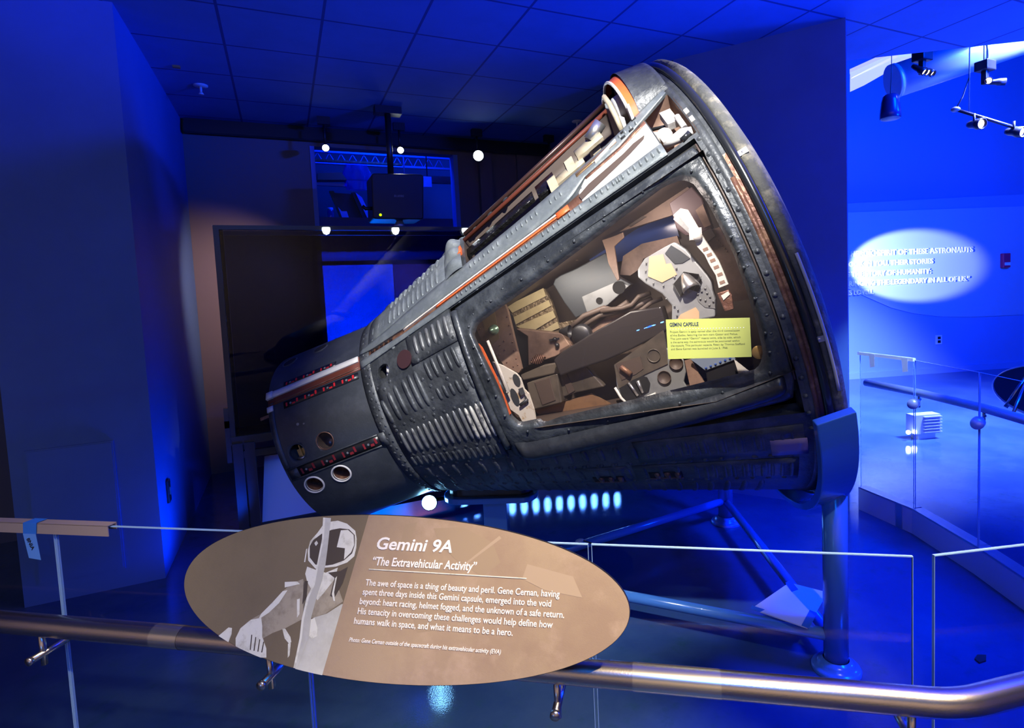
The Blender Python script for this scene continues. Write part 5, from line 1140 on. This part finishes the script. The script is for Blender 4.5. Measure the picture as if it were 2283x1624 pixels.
hose = [(-.1766, .1594), (-.1566, .1589), (-.1566, .1305), (-.1561, .0902), (-.1566, .057), (-.1599, .0263), (-.1677, -.0086), (-.1761, -.0557), (-.1755, -.0932), (-.1955, -.16), (-.2033, -.1586), (-.1976, -.0988), (-.1984, -.0613), (-.1928, -.0143), (-.1812, .0122), (-.1773, .056), (-.1744, .0894), (-.1724, .1119)]
flat([L_(white)], .0006, M['signgrey'], 'print_spacecraft', ph)
flat([arm, L_(chest)], .0007, M['signmid'], 'print_suit', ph)
flat([glove, [(-.407, -.1087), (-.3839, -.089), (-.3743, -.0895), (-.3731, -.1022), (-.3786, -.1216), (-.39, -.13)], [(-.2553, .0149), (-.224, .0176), (-.2153, .0126), (-.2533, .003)], L_(neck), [(-.2573, -.0049), (-.245, -.002), (-.262, -.03), (-.285, -.052), (-.31, -.068), (-.3043, -.0551), (-.2795, -.0299)], [(-.218, -.02), (-.211, -.018), (-.207, -.05), (-.212, -.058)], [(-.245, -.083), (-.238, -.082), (-.222, -.098), (-.218, -.108), (-.223, -.112), (-.236, -.102)], [(-.226, -.112), (-.219, -.11), (-.218, -.135), (-.222, -.14)], [(-.178, -.06), (-.168, -.055), (-.158, -.075), (-.156, -.092), (-.168, -.098), (-.18, -.09)]], .0009, M['signpale'], 'print_glove', ph)
flat([L_(helmet)], .0010, M['signpale'], 'print_helmet', ph)
flat([L_(visor), L_([(-.148, .04), (-.118, .045), (-.100, .055), (-.108, .02), (-.125, -.012), (-.136, -.008), (-.130, .03)])] + [[(-.3215+.011*k, -.10-.004*k), (-.319+.011*k, -.10-.004*k), (-.317+.010*k, -.131-.001*k), (-.320+.010*k, -.131-.001*k)] for k in range(4)] + [[(-.205, .02), (-.196, .02), (-.194, -.014), (-.203, -.03)]], .0012, M['signdark'], 'print_visor', ph)
flat([earth, [(-.192, .102), (-.187, .108), (-.182, .102), (-.187, .096)], L_([(-.128, .03), (-.124, .034), (-.127, .0), (-.122, -.018), (-.126, -.018), (-.132, -.004)]), [(-.211, .088), (-.208, .09), (-.209, .06), (-.212, .06)]], .0014, M['signpale'], 'print_reflection', ph)
flat([hose], .0016, M['signgrey'], 'print_hose', ph)
flat([[(u-.0008-.006*0, v) for u, v in ((-.1766, .1594), (-.171, .1594), (-.1675, .1119), (-.170, .0894), (-.173, .056), (-.1765, .0122), (-.187, -.0143), (-.193, -.0613), (-.192, -.0988), (-.199, -.1586), (-.2033, -.1586), (-.1976, -.0988), (-.1984, -.0613), (-.1928, -.0143), (-.1812, .0122), (-.1773, .056), (-.1744, .0894), (-.1724, .1119))]], .0018, M['signpale'], 'print_hose_light', ph)
gh = mat('faint_print', (.36, .27, .18), .33); gh2 = mat('faint_light_print', (.44, .335, .235), .33)
flat([[(.03, .150), (.06, .158), (.05, .13), (.04, .10), (.02, .09)], [(.10, .145), (.17, .15), (.24, .12), (.26, .08), (.22, .05), (.16, .08), (.12, .11)], [(.06, .05), (.12, .08), (.15, .02), (.13, -.06), (.08, -.07), (.05, 0)]], .0006, gh, 'faint_astronaut', t)
flat([[(.16, .06), (.165, .06), (.26, .13), (.255, .135)]], .0007, gh2, 'faint_streak', t)
flat([[(.32, .08), (.42, .06), (.44, .02), (.36, .03), (.31, .05)]], .0007, gh2, 'faint_highlight', t)
def line(txt, u, v, wd, h, bold, sh, w=.0016):
    return lettering(txt, None, None, lambda a, b, c: sg(u+a, v+b, w), wd, h, bold, sh)
def wr(name, *ls):
    mb = MB()
    for l in ls: mb.add(l.v, l.f, False)
    return mk(name, mb, M['signwhite'], t)
wr('title', line('Gemini 9A', -.0334, .0962, .181, .0265, .022, .22))
wr('subtitle', line('“The Extravehicular Activity”', -.0394, .0616, .247, .0185, .02, .22))
mb = MB(); mb.add([sg(u, v, .0016) for u, v in ((-.0474, .0515), (.3195, .0505), (.3195, .0525), (-.0474, .0535))], [(0, 1, 2, 3)], False); mk('rule_line', mb, M['signpale'], t)
bl = [('The awe of space is a thing of beauty and peril. Gene Cernan, having', -.0516, .0185, .4440), ('spent three days inside this Gemini capsule, emerged into the void', -.0568, -.0008, .4320), ('beyond: heart racing, helmet fogged, and the unknown of a safe return.', -.0617, -.0206, .4640), ('His tenacity in overcoming these challenges would help define how', -.0642, -.0408, .4432), ('humans walk in space, and what it means to be a hero.', -.0705, -.0612, .3640)]
wr('body_text', *[line(a, b, c, e, .0135, .015, .1) for a, b, c, e in bl])
wr('caption', line('Photo: Gene Cernan outside of the spacecraft during his extravehicular activity (EVA)', -.0777, -.0972, .3475, .0088, .018, .3))
mb = MB()
for x in (-.15, .25):
    a_ = SO + su*x - sv*.12 - sn*.012; m = onrail(a_.x + .03)
    mb.tube([a_, a_ - sn*.03, m], .012, 12)
mk('mounting_arm', mb, M['steel'], t)
# ---------------- paper sheet and small finds on the floor
t = thing('paper_sheet', 'white paper sheet taped across the blue braces beside front post', 'paper', (2.1, 1.9, .19))
sp = [(1.90, 1.972), (2.236, 2.055), (2.32, 1.90), (1.999, 1.741)]
mb = MB(); mb.prism(sp, lambda u, v, w: V((u, v, w)), .190, .195); mk('sheet', mb, M['paper'], t)
for q in ([(2.215, 2.06), (2.26, 2.068), (2.22, 1.985), (2.175, 1.985)], [(1.892, 1.972), (1.92, 1.99), (1.945, 1.935), (1.91, 1.93)], [(2.0, 1.733), (2.13, 1.798), (2.12, 1.832), (1.99, 1.765)]):
    mb = MB(); mb.prism(q, lambda u, v, w: V((u, v, w)), .1951, .1965); mk('tape', mb, M['tape'], t)
for (x, y, lb) in ((2.98, 2.32, 'small dark scrap on blue floor behind the post'), (2.72, 1.43, 'small dark scrap on floor near the right barrier base')):
    mb = MB(); mb.prism([(-.04, -.015), (.0, -.02), (.04, 0), (.01, .02), (-.03, .01)], lambda u, v, w: V((x+u, y+v, w)), .0, .008); tag(mk('floor_scrap', mb, M['black']), lb, 'scrap')
t = thing('cable_tie', 'small white cable clip on the rear blue brace', 'clip', (1.55, 3.04, .19))
mb = MB(); mb.ball((1.55, 3.035, .19), (.03, .015, .012)); mk('clip', mb, M['white'], t)
mb = MB(); mb.tube([(1.57, 3.03, .19), (1.62, 3.0, .17), (1.68, 3.0, .15)], .004, 6); mk('tail', mb, M['black'], t)
# ============================================================ right barrier
Q = [V((3.788, 2.822, 0)), V((3.712, 2.374, 0)), V((3.484, 1.868, 0)), V((3.12, 1.20, 0))]
labs = ['clear glass barrier pane with white channel beside the partition', 'clear glass barrier pane in the middle of right barrier', 'clear glass barrier pane at right edge below the rear oval sign']
cl = []
for k in range(3):
    dv = (Q[k+1]-Q[k]).normalized(); nv = V((-dv.y, dv.x, 0))
    if nv.x < 0: nv = -nv
    pane(Q[k] + nv*.02 + V((0, 0, 0)), Q[k+1] + nv*.02, labs[k], nv, .17, 1.168)
M['curb'] = mat('curb_paint', (.5, .6, .75), .35)
t = thing('barrier_curb', 'white and blue angled base curb under the right glass barrier', 'glass base', Q[1])
for k in range(3):
    dv = (Q[k+1]-Q[k]).normalized(); nv = V((-dv.y, dv.x, 0)); nv = nv if nv.x > 0 else -nv; L = (Q[k+1]-Q[k]).length
    mb = MB(); mb.prism([(0, 0), (L, 0), (L, .16), (0, .16)], lambda u, v, w: Q[k] + dv*u + nv*w + V((0, 0, v)), 0, .08); mk('curb_section', mb, M['curb'], t)
    mb = MB(); mb.prism([(0, .16), (L, .16), (L, .172), (0, .172)], lambda u, v, w: Q[k] + dv*u + nv*w + V((0, 0, v)), 0, .08); mk('top_channel', mb, M['alum'], t)
mb = MB()
dv = (Q[1]-Q[0]).normalized(); nv = V((-dv.y, dv.x, 0)); nv = nv if nv.x > 0 else -nv
mb.prism([(.33, .0), (.38, .0), (.38, .17), (.33, .17)], lambda u, v, w: Q[0] + dv*u + nv*w + V((0, 0, v)), -.004, 0); o = mk('metal_clip', mb, M['alum'], t); o['label'] = 'bright metal clip'
t = thing('edge_channel', 'white channel capping the glass pane beside the partition', 'channel', Q[0] + V((0, 0, 1.17)))
mb = MB(); L = (Q[1]-Q[0]).length
frq = lambda u, v, w: Q[0] + dv*u + nv*(w+.02) + V((0, 0, v))
mb.prism([(-.01, 1.160), (L, 1.160), (L, 1.182), (-.01, 1.182)], frq, -.012, .012); mk('profile', mb, M['signwhite'], t)
for u0, lb in ((.10, 'left white paper tag hung on the white channel'), (.37, 'right white paper tag hung on the white channel')):
    mb = MB(); mb.prism([(u0, 1.178), (u0+.05, 1.178), (u0+.052, 1.09), (u0+.01, 1.08)], frq, -.0175, -.0165); o = mk('paper_tag', mb, M['paper']); tag(o, lb, 'tag')
t = thing('handrail', 'steel handrail behind the right glass barrier', 'handrail', (4.0, 2.3, .93))
H = [V((3.93, 2.86, .935)), V((3.86, 2.42, .93)), V((3.68, 1.93, .93)), V((3.30, 1.18, .93))]
mb = MB(); mb.tube(H, .026, 20); mk('tube', mb, M['steel_cool'], t)
for k in (1, 2):
    p = Q[k] + V((.02, .0, .88)); h = V((H[k].x, H[k].y, .88)); dv2 = (h-p).normalized()
    mb = MB(); mb.tube([p - dv2*.03, h + dv2*.03], .009, 12); b = mk('bracket_arm', mb, M['steel_cool'], t)
    mb = MB(); mb.tube([h + V((0, 0, -.05)), h + V((0, 0, .04))], .008, 12); mk('bracket_pin', mb, M['steel'], b)
    mb = MB(); mb.lathe([(-.045, 0), (-.045, .03), (-.02, .034), (.02, .034), (.025, 0)], p, dv2, 20); mk('glass_clamp', mb, M['steel_cool'], b)
# oval sign seen from behind
t = thing('information_sign', 'oval sign seen from behind on the right barrier handrail', 'sign', (3.9, 1.9, .93))
sc = V((3.80, 1.60, 1.05)); su2 = V((-.45, -.89, 0)).normalized(); sv2 = V((.5, -.25, .83)); sv2 = (sv2 - su2*sv2.dot(su2)).normalized(); sn2 = su2.cross(sv2)
mb = MB(); mb.prism([(.5*cos(2*pi*k/60), .17*sin(2*pi*k/60)) for k in range(60)], lambda u, v, w: sc + su2*u + sv2*v + sn2*w, -.006, .006); mk('panel', mb, M['blackmetal'], t)
mb = MB(); mb.tube([sc + su2*(.5*cos(2*pi*k/60)) + sv2*(.17*sin(2*pi*k/60)) for k in range(60)], .008, 8, closed=True); mk('rim', mb, M['alum'], t)
for u in (-.3, .05):
    mb = MB(); a_ = sc + su2*u + sv2*.1; b_ = sc + su2*(u-.0) - sv2*.16; mb.tube([a_, b_], .012, 8); mb.tube([a_, H[2].lerp(H[3], .25+.4*(u+.3)) ], .009, 8); mk('bracket', mb, M['steel'], t)
